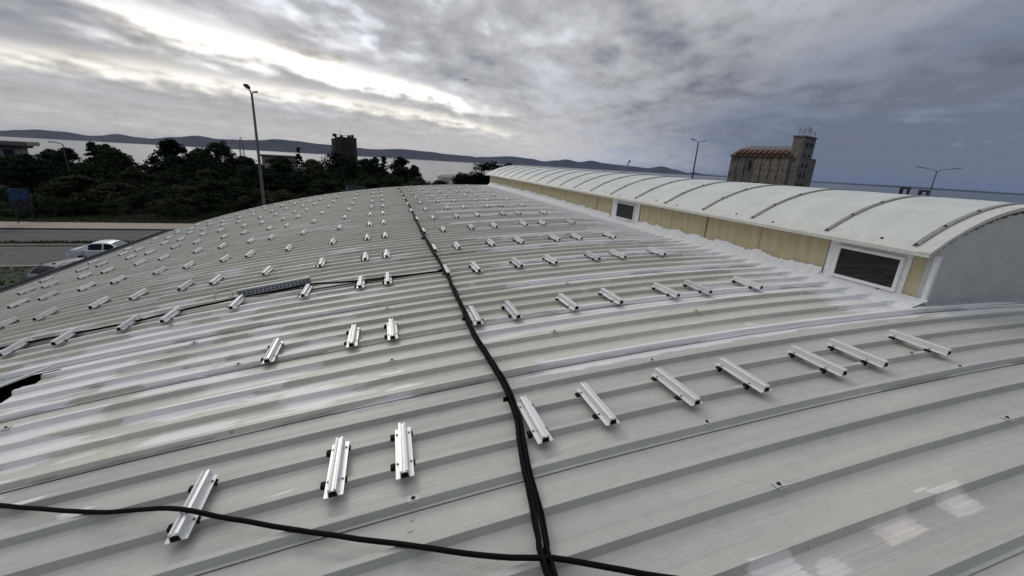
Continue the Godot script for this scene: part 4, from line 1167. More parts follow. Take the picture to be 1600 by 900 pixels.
func build_street() -> void:
	lamp_post("tall grey street lamp on the left, in front of the pine wood", -13.1, 29.0, 4.0, -4.0, 1.2, 0.118, 0.15)
	lamp_post("dark street lamp standing behind the skylight, left of the concrete silo", 39.7, 70.0, 5.55, 74.0 - 180.0, 1.5, 0.16, 0.05)
	lamp_post("small distant street lamp at the right, right of the concrete silo", 61.4, 95.0, 3.7, 150.0, 2.1, 0.13, 0.08)
	# far thin lamp pole among the trees at the left
	var b := MB.new()
	var f := at(-28.6, 74.0, GROUND)
	b.tube(PackedVector3Array([f, f + Vector3(0, 7.3, 0)]), 0.07, 0.05, 8)
	b.tube(PackedVector3Array([f + Vector3(0, 7.3, 0), f + Vector3(-0.5, 7.5, 0.3), f + Vector3(-1.0, 7.5, 0.5)]), 0.045, 0.06, 8)
	lone("lamp_pole", b.mesh(), mat(Color(0.07, 0.075, 0.075), 0.7), "thin grey lamp pole between two pines at the far left", "lamp pole")
	# white marker post and the billboard
	b = MB.new()
	b.tube(PackedVector3Array([g(-28.4, GROUND, 33.5), g(-28.4, GROUND + 0.75, 33.55)]), 0.05, 0.05, 8)
	b.tube(PackedVector3Array([g(-28.4, GROUND + 0.75, 33.55), g(-28.4, GROUND + 1.0, 33.56)]), 0.052, 0.045, 8)
	lone("marker_post", b.mesh(), mat(Color(0.55, 0.55, 0.54), 0.6), "white marker post at the near kerb, further left of the two cars", "marker post")
	b = MB.new()
	b.tube(PackedVector3Array([g(-25.15, GROUND, 34.4), g(-25.15, GROUND + 1.0, 34.4)]), 0.05, 0.045, 8)
	lone("marker_post", b.mesh(), mat(Color(0.40, 0.37, 0.33), 0.7), "pale marker post half hidden between the white saloon and the estate car", "marker post")
	var p := at(-32.05, 61.0, GROUND)
	var bill := thing("billboard", "blue advertising billboard leaning at the wood's edge on the far left", "billboard", p)
	bill.rotation.y = deg_to_rad(30.0)
	var ps := MB.new()
	ps.use_uv = true
	var bw := 1.3; var y0 := 1.4; var y1 := 3.2
	ps.smooth_quad([Vector3(-bw * 0.5, y1, 0.045), Vector3(bw * 0.5, y1, 0.045), Vector3(bw * 0.5, y0, 0.045), Vector3(-bw * 0.5, y0, 0.045)], [Vector3.BACK, Vector3.BACK, Vector3.BACK, Vector3.BACK], [Vector2(0, 0), Vector2(1, 0), Vector2(1, 1), Vector2(0, 1)])
	var im := Image.create(128, 128, false, Image.FORMAT_RGB8)
	for j in 128:
		for i in 128:
			var c := Color(0.10, 0.24, 0.46).lerp(Color(0.30, 0.42, 0.6), ss(-0.1, 0.45, noise.get_noise_2d(i * 0.03, j * 0.06)))
			if j > 62 + 34.0 * noise.get_noise_1d(i * 0.025): c = Color(0.03, 0.04, 0.06).lerp(Color(0.42, 0.45, 0.5), ss(0.15, 0.45, noise.get_noise_2d(i * 0.03 + 90.0, j * 0.12)))
			im.set_pixel(i, j, c.darkened(0.3))
	var pm := StandardMaterial3D.new()
	pm.albedo_texture = ImageTexture.create_from_image(im); pm.roughness = 0.6
	var fm := MB.new()
	fm.box(Vector3(0, (y0 + y1) * 0.5, 0), Vector3(bw + 0.12, y1 - y0 + 0.12, 0.08), Basis.IDENTITY, 0.01)
	part("backing_frame", fm.mesh(), mat(Color(0.02, 0.02, 0.022), 0.8), bill)
	part("poster", ps.mesh(), pm, bill)
	for x in [-0.6, 0.6]:
		var lg := MB.new()
		lg.tube(PackedVector3Array([Vector3(x * 0.85, -0.2, -0.08), Vector3(x * 0.85, 3.0, -0.08)]), 0.05, 0.05, 8)
		part("post", lg.mesh(), mat(Color(0.02, 0.02, 0.02), 0.8), bill)
	# green road sign behind the far gable
	var sp := at(-2.8, 43.0, GROUND)
	var sign_ := thing("road_sign", "dark green road sign panel showing above the far edge of the roof", "road sign", sp)
	sign_.rotation.y = deg_to_rad(2.8)
	var sb := MB.new()
	sb.box(Vector3(0, 4.75, 0), Vector3(1.62, 1.05, 0.05), Basis.IDENTITY, 0.01)
	part("panel", sb.mesh(), mat(Color(0.02, 0.075, 0.055), 0.5), sign_)
	for x in [-0.86, 0.7]:
		var lg := MB.new()
		lg.tube(PackedVector3Array([Vector3(x, 0, 0.06), Vector3(x, 5.28 if x < 0.0 else 5.1, 0.06)]), 0.045, 0.045, 8)
		part("post", lg.mesh(), mat(Color(0.25, 0.25, 0.25), 0.5, 0.4), sign_)

# ---------------------------------------------------------------- cars
func car(called: String, label: String, where: Vector3, turn: float, paint_: StandardMaterial3D, estate: bool) -> void:
	# length along local z (front at -z), 4.5 m long; stations carry z, belt height, roof height, half width at belt, at roof
	var o := thing(called, label, "car", where)
	o.rotation.y = deg_to_rad(turn)
	var st := []
	if estate:
		st = [[-2.2, 0.62, 0.62, 0.70], [-2.1, 0.72, 0.72, 0.80], [-1.4, 0.88, 0.88, 0.86], [-1.0, 0.93, 0.95, 0.87], [-0.35, 0.95, 1.40, 0.88], [0.1, 0.96, 1.47, 0.88], [1.0, 0.97, 1.47, 0.88], [1.75, 0.98, 1.42, 0.86], [2.1, 0.98, 1.05, 0.83], [2.2, 0.85, 0.86, 0.78]]
	else:
		st = [[-2.25, 0.58, 0.58, 0.68], [-2.15, 0.68, 0.68, 0.80], [-1.5, 0.82, 0.82, 0.86], [-1.0, 0.88, 0.89, 0.87], [-0.25, 0.91, 1.36, 0.87], [0.2, 0.92, 1.42, 0.87], [0.8, 0.93, 1.39, 0.87], [1.5, 0.94, 1.02, 0.86], [2.05, 0.92, 0.93, 0.82], [2.22, 0.8, 0.8, 0.76]]
	var fine_st := []
	for i in st.size() - 1:
		for k in 4:
			var t := k / 4.0
			var q := []
			for m in 4:
				q.append(cubic_interpolate(st[i][m], st[i + 1][m], st[maxi(i - 1, 0)][m], st[mini(i + 2, st.size() - 1)][m], t))
			q[2] = lerpf(st[i][2], st[i + 1][2], t) * 0.5 + q[2] * 0.5
			q[2] = maxf(q[2], q[1])
			fine_st.append(q)
	fine_st.append(st[-1])
	var ring := func(q: Array) -> Array:
		var z: float = q[0]; var hb: float = q[1]; var hr: float = q[2]; var w: float = q[3]
		var c: float = clampf((hr - hb) / 0.45, 0.0, 1.0)
		var rw: float = w - 0.02 - 0.24 * c
		return [Vector3(w * 0.92, 0.22, z), Vector3(w * 0.985, 0.36, z), Vector3(w, 0.62 * minf(1.0, hb / 0.8), z), Vector3(w * 0.985, hb - 0.03, z), Vector3(w - 0.035, hb, z), Vector3(rw + 0.02, lerpf(hb, hr, 0.9), z), Vector3(rw - 0.05, hr - 0.012, z), Vector3(rw * 0.5, hr, z), Vector3(0, hr + 0.012 * c, z)]
	var b := MB.new()
	var rings := []
	for q in fine_st: rings.append(ring.call(q))
	for i in rings.size() - 1:
		for s in [1.0, -1.0]:
			var fl := Vector3(s, 1, 1)
			for j in 8:
				b.quad(rings[i][j] * fl, rings[i][j + 1] * fl, rings[i + 1][j + 1] * fl, rings[i + 1][j] * fl, Vector3(s * 0.8, 0.6, 0))
	for i in [0, rings.size() - 1]:
		for s in [1.0, -1.0]:
			var fl := Vector3(s, 1, 1)
			for j in 8: b.tri(Vector3(0, 0.3, rings[i][0].z), rings[i][j] * fl, rings[i][j + 1] * fl, Vector3(0, 0, -1 if i == 0 else 1))
	part("body", b.mesh(), paint_, o)
	var glass := mat(Color(0.010, 0.012, 0.015), 0.12)
	glass.metallic_specular = 0.22
	var lite := mat(Color(0.10, 0.12, 0.12), 0.1)
	# side windows, sitting just proud of the cabin side
	var spans := [[-0.42, 0.12], [0.2, 0.95]] if not estate else [[-0.45, 0.15], [0.22, 0.98], [1.05, 1.7]]
	for s in [1.0, -1.0]:
		for sp in spans:
			var wb := MB.new()
			for i in fine_st.size() - 1:
				var z0: float = maxf(fine_st[i][0], sp[0]); var z1: float = minf(fine_st[i + 1][0], sp[1])
				if z1 <= z0: continue
				var f0: float = (z0 - fine_st[i][0]) / (fine_st[i + 1][0] - fine_st[i][0]); var f1: float = (z1 - fine_st[i][0]) / (fine_st[i + 1][0] - fine_st[i][0])
				var pts := []
				for f in [f0, f1]:
					var lo: Vector3 = rings[i][4].lerp(rings[i + 1][4], f); var hi: Vector3 = rings[i][5].lerp(rings[i + 1][5], f)
					pts.append(lo.lerp(hi, 0.06)); pts.append(lo.lerp(hi, 0.94))
				var fl := Vector3(s, 1, 1); var o_ := Vector3(s * 0.008, 0.003, 0)
				wb.quad(pts[0] * fl + o_, pts[1] * fl + o_, pts[3] * fl + o_, pts[2] * fl + o_, Vector3(s, 0.3, 0))
			part("side_window", wb.mesh(), glass, o)
	# windscreen and rear window
	var ends := [[-0.95, -0.38, "windscreen"], [1.78, 2.08, "rear_window"]] if estate else [[-0.95, -0.3, "windscreen"], [0.9, 1.45, "rear_window"]]
	for e in ends:
		var wb := MB.new()
		for i in fine_st.size() - 1:
			var zm: float = (fine_st[i][0] + fine_st[i + 1][0]) * 0.5
			if zm < e[0] or zm > e[1]: continue
			for s in [1.0, -1.0]:
				var fl := Vector3(s, 1, 1); var o_ := Vector3(0, 0.008, 0.006 * signf(e[0]))
				for j in [6, 7]:
					var k0: Vector3 = rings[i][j]; var k1: Vector3 = rings[i + 1][j]
					if j == 6: k0 = k0.lerp(rings[i][7], 0.12); k1 = k1.lerp(rings[i + 1][7], 0.12)
					wb.quad(k0 * fl + o_, rings[i][j + 1] * fl + o_, rings[i + 1][j + 1] * fl + o_, k1 * fl + o_, Vector3(0, 1, 0))
		part(e[2], wb.mesh(), lite if (e[2] == "windscreen" and not estate) else glass, o)
	for z in [-1.35, 1.35]:
		for s in [-1.0, 1.0]:
			var wh := MB.new()
			wh.tube(PackedVector3Array([Vector3(s * 0.68, 0.31, z), Vector3(s * 0.87, 0.31, z)]), 0.31, 0.31, 18)
			var w := part("wheel", wh.mesh(), mat(Color(0.015, 0.015, 0.015), 0.85), o)
			var hb := MB.new()
			hb.tube(PackedVector3Array([Vector3(s * 0.86, 0.31, z), Vector3(s * 0.885, 0.31, z)]), 0.19, 0.17, 14)
			part("rim", hb.mesh(), mat(Color(0.4, 0.4, 0.4), 0.35, 0.6), w)
	for s in [-1.0, 1.0]:
		var lb := MB.new()
		lb.box(Vector3(s * 0.62, 0.76 if not estate else 0.74, 2.12), Vector3(0.2, 0.12 if not estate else 0.16, 0.12), Basis.IDENTITY, 0.02)
		part("tail_light", lb.mesh(), mat(Color(0.25, 0.02, 0.02), 0.3), o)
		var hl := MB.new()
		hl.box(Vector3(s * 0.6, 0.62, -2.14), Vector3(0.3, 0.13, 0.12), Basis.IDENTITY, 0.02)
		part("headlight", hl.mesh(), mat(Color(0.6, 0.6, 0.6), 0.2), o)
		if estate:
			var rr := MB.new()
			rr.tube(PackedVector3Array([Vector3(s * 0.56, 1.47, -0.1), Vector3(s * 0.56, 1.52, 0.1), Vector3(s * 0.56, 1.52, 1.4), Vector3(s * 0.55, 1.45, 1.65)]), 0.018, 0.018, 8)
			part("roof_rail", rr.mesh(), mat(Color(0.05, 0.05, 0.05), 0.4), o)
			if s > 0.0:
				var an := MB.new()
				an.box(Vector3(0, 1.50, 1.4), Vector3(0.05, 0.06, 0.14), Basis.IDENTITY, 0.015)
				part("roof_aerial", an.mesh(), mat(Color(0.03, 0.03, 0.03), 0.5), o)

func build_cars() -> void:
	var white := mat(Color(0.62, 0.64, 0.66), 0.25); white.clearcoat_enabled = true; white.clearcoat = 0.6
	car("parked_car", "white saloon car on the near carriageway at the left", g(-24.1, GROUND, 35.6), -90.0, white, false)
	var silver := mat(Color(0.115, 0.125, 0.145), 0.32, 0.35); silver.clearcoat_enabled = true; silver.clearcoat = 0.6
	car("parked_car", "silver grey estate car parked below the eave with its tailgate towards us", g(-22.8, GROUND, 29.95), -23.0, silver, true)

# ---------------------------------------------------------------- far buildings
func build_far() -> void:
	rng.seed = 41
	# concrete grain silo
	var c := at(49.33, 165.0, 0.0)
	var gy := -12.0
	var silo := thing("grain_silo", "tall weathered concrete grain silo with rusty roof and stair tower behind the skylight", "silo", Vector3(c.x, gy, c.z))
	silo.rotation.y = deg_to_rad(71.0 - 180.0) * -1.0 * 0.0
	# local axes: u along the long front to the left, w back from the front
	var u := Vector3(sin(deg_to_rad(-19.0)), 0, -cos(deg_to_rad(-19.0))); var w := Vector3(sin(deg_to_rad(71.0)), 0, -cos(deg_to_rad(71.0)))
	var L := 18.9; var W := 15.0; var eh := 20.0; var rh := 24.0
	var bs := Basis(u, Vector3.UP, w)
	var conc := grain(mat(Color(0.24, 0.205, 0.17), 0.9), 0.62, 0.02, Vector3(0.35, 0.05, 0.35), 91)
	var conc2 := grain(mat(Color(0.29, 0.25, 0.205), 0.9), 0.65, 0.02, Vector3(0.3, 0.08, 0.3), 92)
	var rust := grain(mat(Color(0.21, 0.105, 0.058), 0.9), 0.5, 0.03, Vector3(0.3, 0.3, 0.3), 93)
	var grey := grain(mat(Color(0.20, 0.19, 0.175), 0.85), 0.6, 0.03, Vector3(0.3, 0.3, 0.3), 94)
	var black := mat(Color(0.012, 0.012, 0.013), 0.8)
	var b := MB.new()
	b.box(bs * Vector3(L * 0.5, eh * 0.5 - 0.1, W * 0.5 + 0.15), Vector3(L - 0.3, eh - 0.2, W - 0.3), bs)
	part("core_wall", b.mesh(), conc, silo)
	for i in 7:   # tall front bays between dark joints
		var a := i * L / 7.0
		b = MB.new()
		b.box(bs * Vector3(a + L / 14.0, eh * 0.5, 0.1), Vector3(L / 7.0 - 0.22, eh, 0.4), bs, 0.06)
		if i != 4: part("wall_bay", b.mesh(), conc2 if i < 4 else conc, silo)
		else:
			b = MB.new()
			b.box(bs * Vector3(a + L / 14.0, eh * 0.5, 0.22), Vector3(L / 7.0 - 0.22, eh, 0.2), bs)
			part("wall_bay", b.mesh(), grey, silo)
	for q in [[4.42, 16.9, 0.8, 3.2], [4.5, 10.5, 1.3, 1.8], [4.5, 8.5, 1.5, 3.0]]:
		b = MB.new()
		b.box(bs * Vector3(q[0] * L / 7.0, q[1], 0.06), Vector3(q[2], q[3], 0.5), bs)
		part("opening", b.mesh(), black, silo)
	b = MB.new()
	b.box(bs * Vector3(3.9 * L / 7.0 + 0.2, 9.2, -0.25), Vector3(0.9, 1.5, 0.3), bs)
	part("white_box", b.mesh(), mat(Color(0.6, 0.6, 0.58), 0.7), silo)
	b = MB.new()
	b.box(bs * Vector3(-0.02, eh * 0.5, W * 0.5), Vector3(0.25, eh, W), bs)
	part("end_wall", b.mesh(), conc2, silo)
	# roof: lower rusty slope with raking dormers, upper grey slope
	var e0 := 0.0; var r1 := 2.6
	var roof := MB.new()
	var f := func(uu, yy, ww): return bs * Vector3(uu, yy, ww)
	roof.quad(f.call(-0.3, eh, -0.35), f.call(L + 0.3, eh, -0.35), f.call(L - 0.9, eh + 2.3, 3.2), f.call(-0.3, eh + 2.3, 3.2), Vector3.UP)
	roof.quad(f.call(-0.3, eh, W + 0.35), f.call(L + 0.3, eh, W + 0.35), f.call(L - 0.9, eh + 2.3, W - 3.2), f.call(-0.3, eh + 2.3, W - 3.2), Vector3.UP)
	part("lower_roof", roof.mesh(), rust, silo)
	roof = MB.new()
	roof.quad(f.call(-0.3, eh + 2.3, 3.2), f.call(L - 0.9, eh + 2.3, 3.2), f.call(L - 2.6, eh + 3.7, W * 0.5), f.call(-0.3, eh + 3.7, W * 0.5), Vector3.UP)
	roof.quad(f.call(-0.3, eh + 2.3, W - 3.2), f.call(L - 0.9, eh + 2.3, W - 3.2), f.call(L - 2.6, eh + 3.7, W * 0.5), f.call(-0.3, eh + 3.7, W * 0.5), Vector3.UP)
	roof.tri(f.call(L - 0.9, eh + 2.3, 3.2), f.call(L - 0.9, eh + 2.3, W - 3.2), f.call(L - 2.6, eh + 3.7, W * 0.5), u)
	roof.quad(f.call(L + 0.3, eh, -0.35), f.call(L - 0.9, eh + 2.3, 3.2), f.call(L - 0.9, eh + 2.3, W - 3.2), f.call(L + 0.3, eh, W + 0.35), u)
	part("upper_roof", roof.mesh(), grey, silo)
	b = MB.new()
	b.quad(f.call(-0.25, eh, -0.3), f.call(-0.25, eh + 2.3, 3.2), f.call(-0.25, eh + 2.3, W - 3.2), f.call(-0.25, eh, W + 0.3), -u)
	b.tri(f.call(-0.25, eh + 2.3, 3.2), f.call(-0.25, eh + 3.7, W * 0.5), f.call(-0.25, eh + 2.3, W - 3.2), -u)
	part("roof_end", b.mesh(), conc2, silo)
	for i in 10:   # raking dormers
		var a := 0.9 + i * (L - 1.6) / 10.0
		b = MB.new()
		var p0: Vector3 = f.call(a, eh + 0.15, -0.45); var p1: Vector3 = f.call(a + 0.75, eh + 0.15, -0.45)
		var p2: Vector3 = f.call(a - 0.1, eh + 2.45, 3.0); var p3: Vector3 = f.call(a + 0.35, eh + 2.45, 3.0)
		var t0: Vector3 = f.call(a, eh + 0.95, -0.5); var t1: Vector3 = f.call(a + 0.75, eh + 0.95, -0.5)
		b.quad(t0, t1, p3, p2, Vector3.UP); b.tri(p0, t0, p2, -u); b.tri(p1, t1, p3, u); b.quad(p0, p1, t1, t0, -w)
		var dm := part("dormer", b.mesh(), rust, silo)
		b = MB.new()
		b.box(f.call(a + 0.37, eh + 0.5, -0.52), Vector3(0.5, 0.5, 0.06), bs)
		part("dark_opening", b.mesh(), black, dm)
	b = MB.new()
	b.box(f.call(L * 0.5, eh - 0.05, -0.45), Vector3(L + 0.7, 0.35, 0.25), bs)
	part("eave_beam", b.mesh(), rust, silo)
	# stair tower on the near end
	var th := 26.0
	var tw := 9.0
	b = MB.new()
	b.box(f.call(-1.0, th * 0.5, tw * 0.5 + 1.0), Vector3(3.2, th, tw), bs, 0.05)
	var tower := part("stair_tower", b.mesh(), conc2, silo)
	b = MB.new()
	b.box(f.call(-1.0, th + 0.2, tw * 0.5 + 1.0), Vector3(3.6, 0.5, tw + 0.4), bs, 0.05)
	part("parapet", b.mesh(), conc, silo)
	b = MB.new()
	b.box(f.call(-0.7, 9.0, W - 1.8), Vector3(2.4, 22.0, 6.0), bs)
	part("rear_stair_wall", b.mesh(), conc2, silo)
	for i in 6:
		for q in [0.32, 0.68]:
			b = MB.new()
			b.box(f.call(-2.6, 23.8 - i * 3.1, 1.0 + tw * q), Vector3(0.12, 1.25 if i != 1 else 0.8, 1.7 if i != 1 else 1.1), bs)
			part("window", b.mesh(), black, tower)
	for i in 7:
		b = MB.new()
		var q := [[-2.2, 1.4], [-0.2, 2.2], [-2.2, 3.6], [-0.4, 4.4], [-2.1, 6.0], [-1.2, 7.6], [-2.0, 9.4]][i] as Array
		var p: Vector3 = f.call(q[0], th + 0.4, q[1])
		var ah := 2.1 + 0.7 * (i % 3) * 0.5
		b.tube(PackedVector3Array([p, p + Vector3(0, ah, 0)]), 0.07, 0.06, 6)
		b.box(p + Vector3(0, ah - 0.7, 0), Vector3(0.34, 1.3, 0.24), bs)
		part("antenna", b.mesh(), mat(Color(0.33, 0.34, 0.35), 0.6), silo)
	# dark brick tower behind the wood
	var p2 := at(-3.95, 150.0, -14.9)
	var tower2 := thing("brick_tower", "dark round brick tower with aerials on top, rising behind the pine wood", "tower", p2)
	var brick := grain(mat(Color(0.085, 0.06, 0.05), 0.95), 0.55, 0.04, Vector3(0.5, 0.5, 0.5), 95)
	b = MB.new()
	b.tube(PackedVector3Array([Vector3(0, 0, 0), Vector3(0, 10, 0), Vector3(0, 20.2, 0)]), 3.9, 3.75, 16)
	part("wall", b.mesh(), brick, tower2)
	b = MB.new()
	b.tube(PackedVector3Array([Vector3(0.5, 20.2, 0), Vector3(0.5, 20.75, 0)]), 3.3, 3.2, 16)
	part("parapet", b.mesh(), mat(Color(0.05, 0.04, 0.036), 0.95), tower2)
	for q in [[-2.6, 0.9, 0.9], [-0.6, 0.6, 0.5], [1.6, 0.7, 1.0], [2.6, 0.9, 0.5]]:
		b = MB.new()
		b.box(Vector3(q[0], 20.75 + q[1] * 0.5, 1.0), Vector3(q[2], q[1], 1.0), Basis(Vector3.UP, q[0]), 0.08)
		part("roof_box", b.mesh(), mat(Color(0.04, 0.04, 0.04), 0.9), tower2)
	b = MB.new()
	b.tube(PackedVector3Array([Vector3(-3.6, 21.4, 1.5), Vector3(2.4, 21.2, 1.5)]), 0.06, 0.06, 6)
	b.tube(PackedVector3Array([Vector3(-0.9, 20.6, 1.0), Vector3(-0.9, 23.2, 1.0)]), 0.06, 0.04, 6)
	part("aerial", b.mesh(), mat(Color(0.12, 0.12, 0.12), 0.7), tower2)
	for i in 6:
		for k in 3:
			var a := -0.6 + k * 0.6
			b = MB.new()
			b.box(Vector3(sin(a) * 3.82, 3.0 + i * 3.0, cos(a) * 3.82), Vector3(0.8, 1.1, 0.15), Basis(Vector3.UP, a))
			part("window", b.mesh(), black, tower2)
	# low white building at the far left
	var wb := at(-33.2, 150.0, -10.5)
	var bl := thing("white_building", "low pale flat roofed building behind the pines at the left edge", "building", wb)
	bl.rotation.y = deg_to_rad(20.0)
	var wm := grain(mat(Color(0.30, 0.30, 0.29), 0.85), 0.7, 0.03, Vector3(0.2, 0.2, 0.2), 96)
	b = MB.new()
	b.box(Vector3(-1.5, 4.3, 0), Vector3(14, 8.6, 9))
	part("wall", b.mesh(), wm, bl)
	b = MB.new()
	b.box(Vector3(-1, 9.6, 0), Vector3(17, 0.9, 11), Basis.IDENTITY, 0.1)
	part("roof", b.mesh(), mat(Color(0.16, 0.155, 0.14), 0.9), bl)
	b = MB.new()
	b.box(Vector3(-1, 8.9, 0.2), Vector3(15, 0.6, 9.6))
	part("roof_band", b.mesh(), mat(Color(0.06, 0.06, 0.06), 0.8), bl)
	for i in 6:
		b = MB.new()
		b.box(Vector3(-7.2 + i * 2.3, 7.7, 4.52), Vector3(1.5, 1.1, 0.12))
		part("window", b.mesh(), black, bl)
		b = MB.new()
		b.box(Vector3(-7.2 + i * 2.3, 4.4, 4.52), Vector3(1.5, 1.3, 0.12))
		part("window", b.mesh(), black, bl)
	# low harbour building right of the street lamp
	var hb := at(-10.6, 190.0, -15.0)
	var hall := thing("harbour_building", "low pale building by the water, right of the tall street lamp", "building", hb)
	hall.rotation.y = deg_to_rad(9.0)
	b = MB.new(); b.box(Vector3(-1.2, 6.6, 0), Vector3(12, 13.2, 9))
	part("wall", b.mesh(), grain(mat(Color(0.42, 0.38, 0.32), 0.85), 0.75, 0.03, Vector3(0.2, 0.2, 0.2), 97), hall)
	b = MB.new(); b.box(Vector3(-0.6, 13.6, 0), Vector3(14, 0.7, 10), Basis.IDENTITY, 0.08)
	part("roof", b.mesh(), mat(Color(0.13, 0.12, 0.11), 0.9), hall)
	for i in 5:
		b = MB.new(); b.box(Vector3(-5.6 + i * 2.2, 11.6, 4.52), Vector3(1.2, 1.4, 0.1))
		part("window", b.mesh(), mat(Color(0.05, 0.05, 0.05), 0.6), hall)
	# white boat tents by the shore
	var k := 0
	for q in [[10.4, 128.0, -2.2, 3.6, "larger rounded white boat tent by the water beside the umbrella pine"], [8.1, 132.0, -2.9, 2.0, "small rounded white boat tent by the water left of the larger one"]]:
		var tp := at(q[0], q[1], -9.0)
		var tent := thing("boat_tent", q[4], "tent", tp, "white tents by the shore")
		b = MB.new()
		var hh: float = q[2] + 9.0; var ww: float = q[3]
		for i in 16:
			for j in 6:
				var pts := []; var nn := []
				for cc in [[i, j], [i + 1, j], [i + 1, j + 1], [i, j + 1]]:
					var a: float = cc[0] * TAU / 16.0; var t: float = cc[1] / 6.0 * PI * 0.5
					pts.append(Vector3(cos(a) * cos(t) * ww, hh - 1.1 + sin(t) * 1.1, sin(a) * cos(t) * ww * 0.8))
					nn.append(Vector3(cos(a) * cos(t), sin(t) + 0.1, sin(a) * cos(t)).normalized())
				b.smooth_quad(pts, nn)
		part("cover", b.mesh(), mat(Color(0.62, 0.60, 0.54), 0.7), tent)
		b = MB.new()
		b.tube(PackedVector3Array([Vector3(0, 0, 0), Vector3(0, hh - 1.1, 0)]), ww, ww * 0.99, 16)
		part("side_wall", b.mesh(), mat(Color(0.5, 0.48, 0.44), 0.8), tent)
		k += 1
	# tower crane across the wood
	var cp := at(-14.66, 300.0, -22.0)
	var cr := thing("tower_crane", "thin tower crane with long level jib left of the tall street lamp", "crane", cp)
	var steel := mat(Color(0.16, 0.15, 0.14), 0.6)
	var top := 27.9
	b = MB.new()
	for s in [Vector3(-0.9, 0, -0.9), Vector3(0.9, 0, -0.9), Vector3(0.9, 0, 0.9), Vector3(-0.9, 0, 0.9)]:
		b.tube(PackedVector3Array([s, s + Vector3(0, top - 3.0, 0)]), 0.14, 0.14, 4)
		b.tube(PackedVector3Array([s + Vector3(0, top - 3.0, 0), Vector3(0, top + 0.6, 0)]), 0.12, 0.1, 4)
	for i in 12:
		var y := i * 2.05
		b.tube(PackedVector3Array([Vector3(-0.9, y, 0.9), Vector3(0.9, y + 2.0, 0.9)]), 0.08, 0.08, 4)
		b.tube(PackedVector3Array([Vector3(-0.9, y, -0.9), Vector3(-0.9, y + 2.0, 0.9)]), 0.08, 0.08, 4)
	part("mast", b.mesh(), mat(Color(0.22, 0.16, 0.13), 0.7), cr)
	b = MB.new()
	var jy := top - 3.2
	for q in [0.0, 0.7]:
		b.tube(PackedVector3Array([Vector3(-10, jy + q, q - 0.35), Vector3(22, jy + q * 0.9, q - 0.35)]), 0.13, 0.1, 4)
	for i in 15:
		b.tube(PackedVector3Array([Vector3(-9.0 + i * 2.0, jy, -0.35), Vector3(-8.0 + i * 2.0, jy + 0.68, 0.35), Vector3(-7.0 + i * 2.0, jy, -0.35)]), 0.07, 0.07, 4, false)
	var jib := part("jib", b.mesh(), steel, cr)
	b = MB.new()
	b.tube(PackedVector3Array([Vector3(0, top + 0.6, 0), Vector3(-9.0, jy + 0.6, 0)]), 0.05, 0.05, 4)
	b.tube(PackedVector3Array([Vector3(0, top + 0.6, 0), Vector3(14.0, jy + 0.7, 0)]), 0.05, 0.05, 4)
	part("tie_rope", b.mesh(), steel, jib)
	b = MB.new()
	b.box(Vector3(-8.9, jy + 0.3, 0), Vector3(2.4, 2.1, 1.4), Basis.IDENTITY, 0.1)
	part("counterweight", b.mesh(), mat(Color(0.08, 0.075, 0.07), 0.9), cr)
	# harbour crane boom beyond the skylight
	var bp := at(30.6, 230.0, -20.0)
	var hc := thing("harbour_crane", "pale slanting crane boom with dark tip in front of the far hills", "crane", bp)
	var tip := at(32.07, 230.0, 1.22 + 230.0 * tan(deg_to_rad(1.15))) - bp
	b = MB.new()
	var a0 := Vector3(0, 12.0, 0)
	b.tube(PackedVector3Array([a0, a0.lerp(tip, 0.93)]), 0.42, 0.3, 6)
	part("boom", b.mesh(), mat(Color(0.36, 0.37, 0.38), 0.6), hc)
	b = MB.new()
	b.tube(PackedVector3Array([a0.lerp(tip, 0.93), tip]), 0.6, 0.35, 6)
	part("boom_tip", b.mesh(), mat(Color(0.07, 0.07, 0.07), 0.7), hc)
	b = MB.new()
	b.tube(PackedVector3Array([Vector3(0, 0, 0), Vector3(0, 9, 0)]), 1.4, 1.2, 10)
	b.box(Vector3(0, 10.5, 0), Vector3(4, 3, 3), Basis.IDENTITY, 0.1)
	part("pedestal", b.mesh(), steel, hc)
	# flat hall to the right with two roof units
	var fh := at(59.4, 112.0, -10.0)
	var fhall := thing("flat_hall", "distant flat hall roof just hidden behind the skylight at the right", "building", fh)
	fhall.rotation.y = deg_to_rad(-59.0)
	b = MB.new(); b.box(Vector3(0, 4.2, -4.0), Vector3(22, 8.4, 14))
	part("wall", b.mesh(), wm, fhall)
	b = MB.new(); b.box(Vector3(0, 8.6, -4.0), Vector3(22.6, 0.4, 14.6), Basis.IDENTITY, 0.08)
	part("roof", b.mesh(), grey, fhall)
	for q in [[59.6, 1.45, "taller dark roof unit on the distant hall, left of the small street lamp"], [61.0, 1.15, "lower dark roof unit with a gap through it, beside the small street lamp"]]:
		var up := at(q[0], 110.0, -1.2)
		var un := thing("roof_unit", q[2], "roof unit", up, "dark units on the distant hall roof")
		un.rotation.y = deg_to_rad(-q[0])
		var hh: float = q[1] + 0.75
		b = MB.new(); b.box(Vector3(0, hh - 0.2, 0), Vector3(1.6, 0.35, 1.2), Basis.IDENTITY, 0.05)
		part("top_slab", b.mesh(), mat(Color(0.02, 0.02, 0.022), 0.8), un)
		for x in [-0.5, 0.48]:
			b = MB.new(); b.box(Vector3(x, (hh - 0.4) * 0.5, 0), Vector3(0.55 if x < 0.0 else 0.4, hh - 0.4, 1.2), Basis.IDENTITY, 0.04)
			part("side_block", b.mesh(), mat(Color(0.02, 0.02, 0.022), 0.8), un)
		b = MB.new(); b.box(Vector3(0, 0.3, 0), Vector3(1.1, 0.6, 1.0))
		part("base_block", b.mesh(), mat(Color(0.03, 0.03, 0.03), 0.8), un)
	# a gull
	b = MB.new()
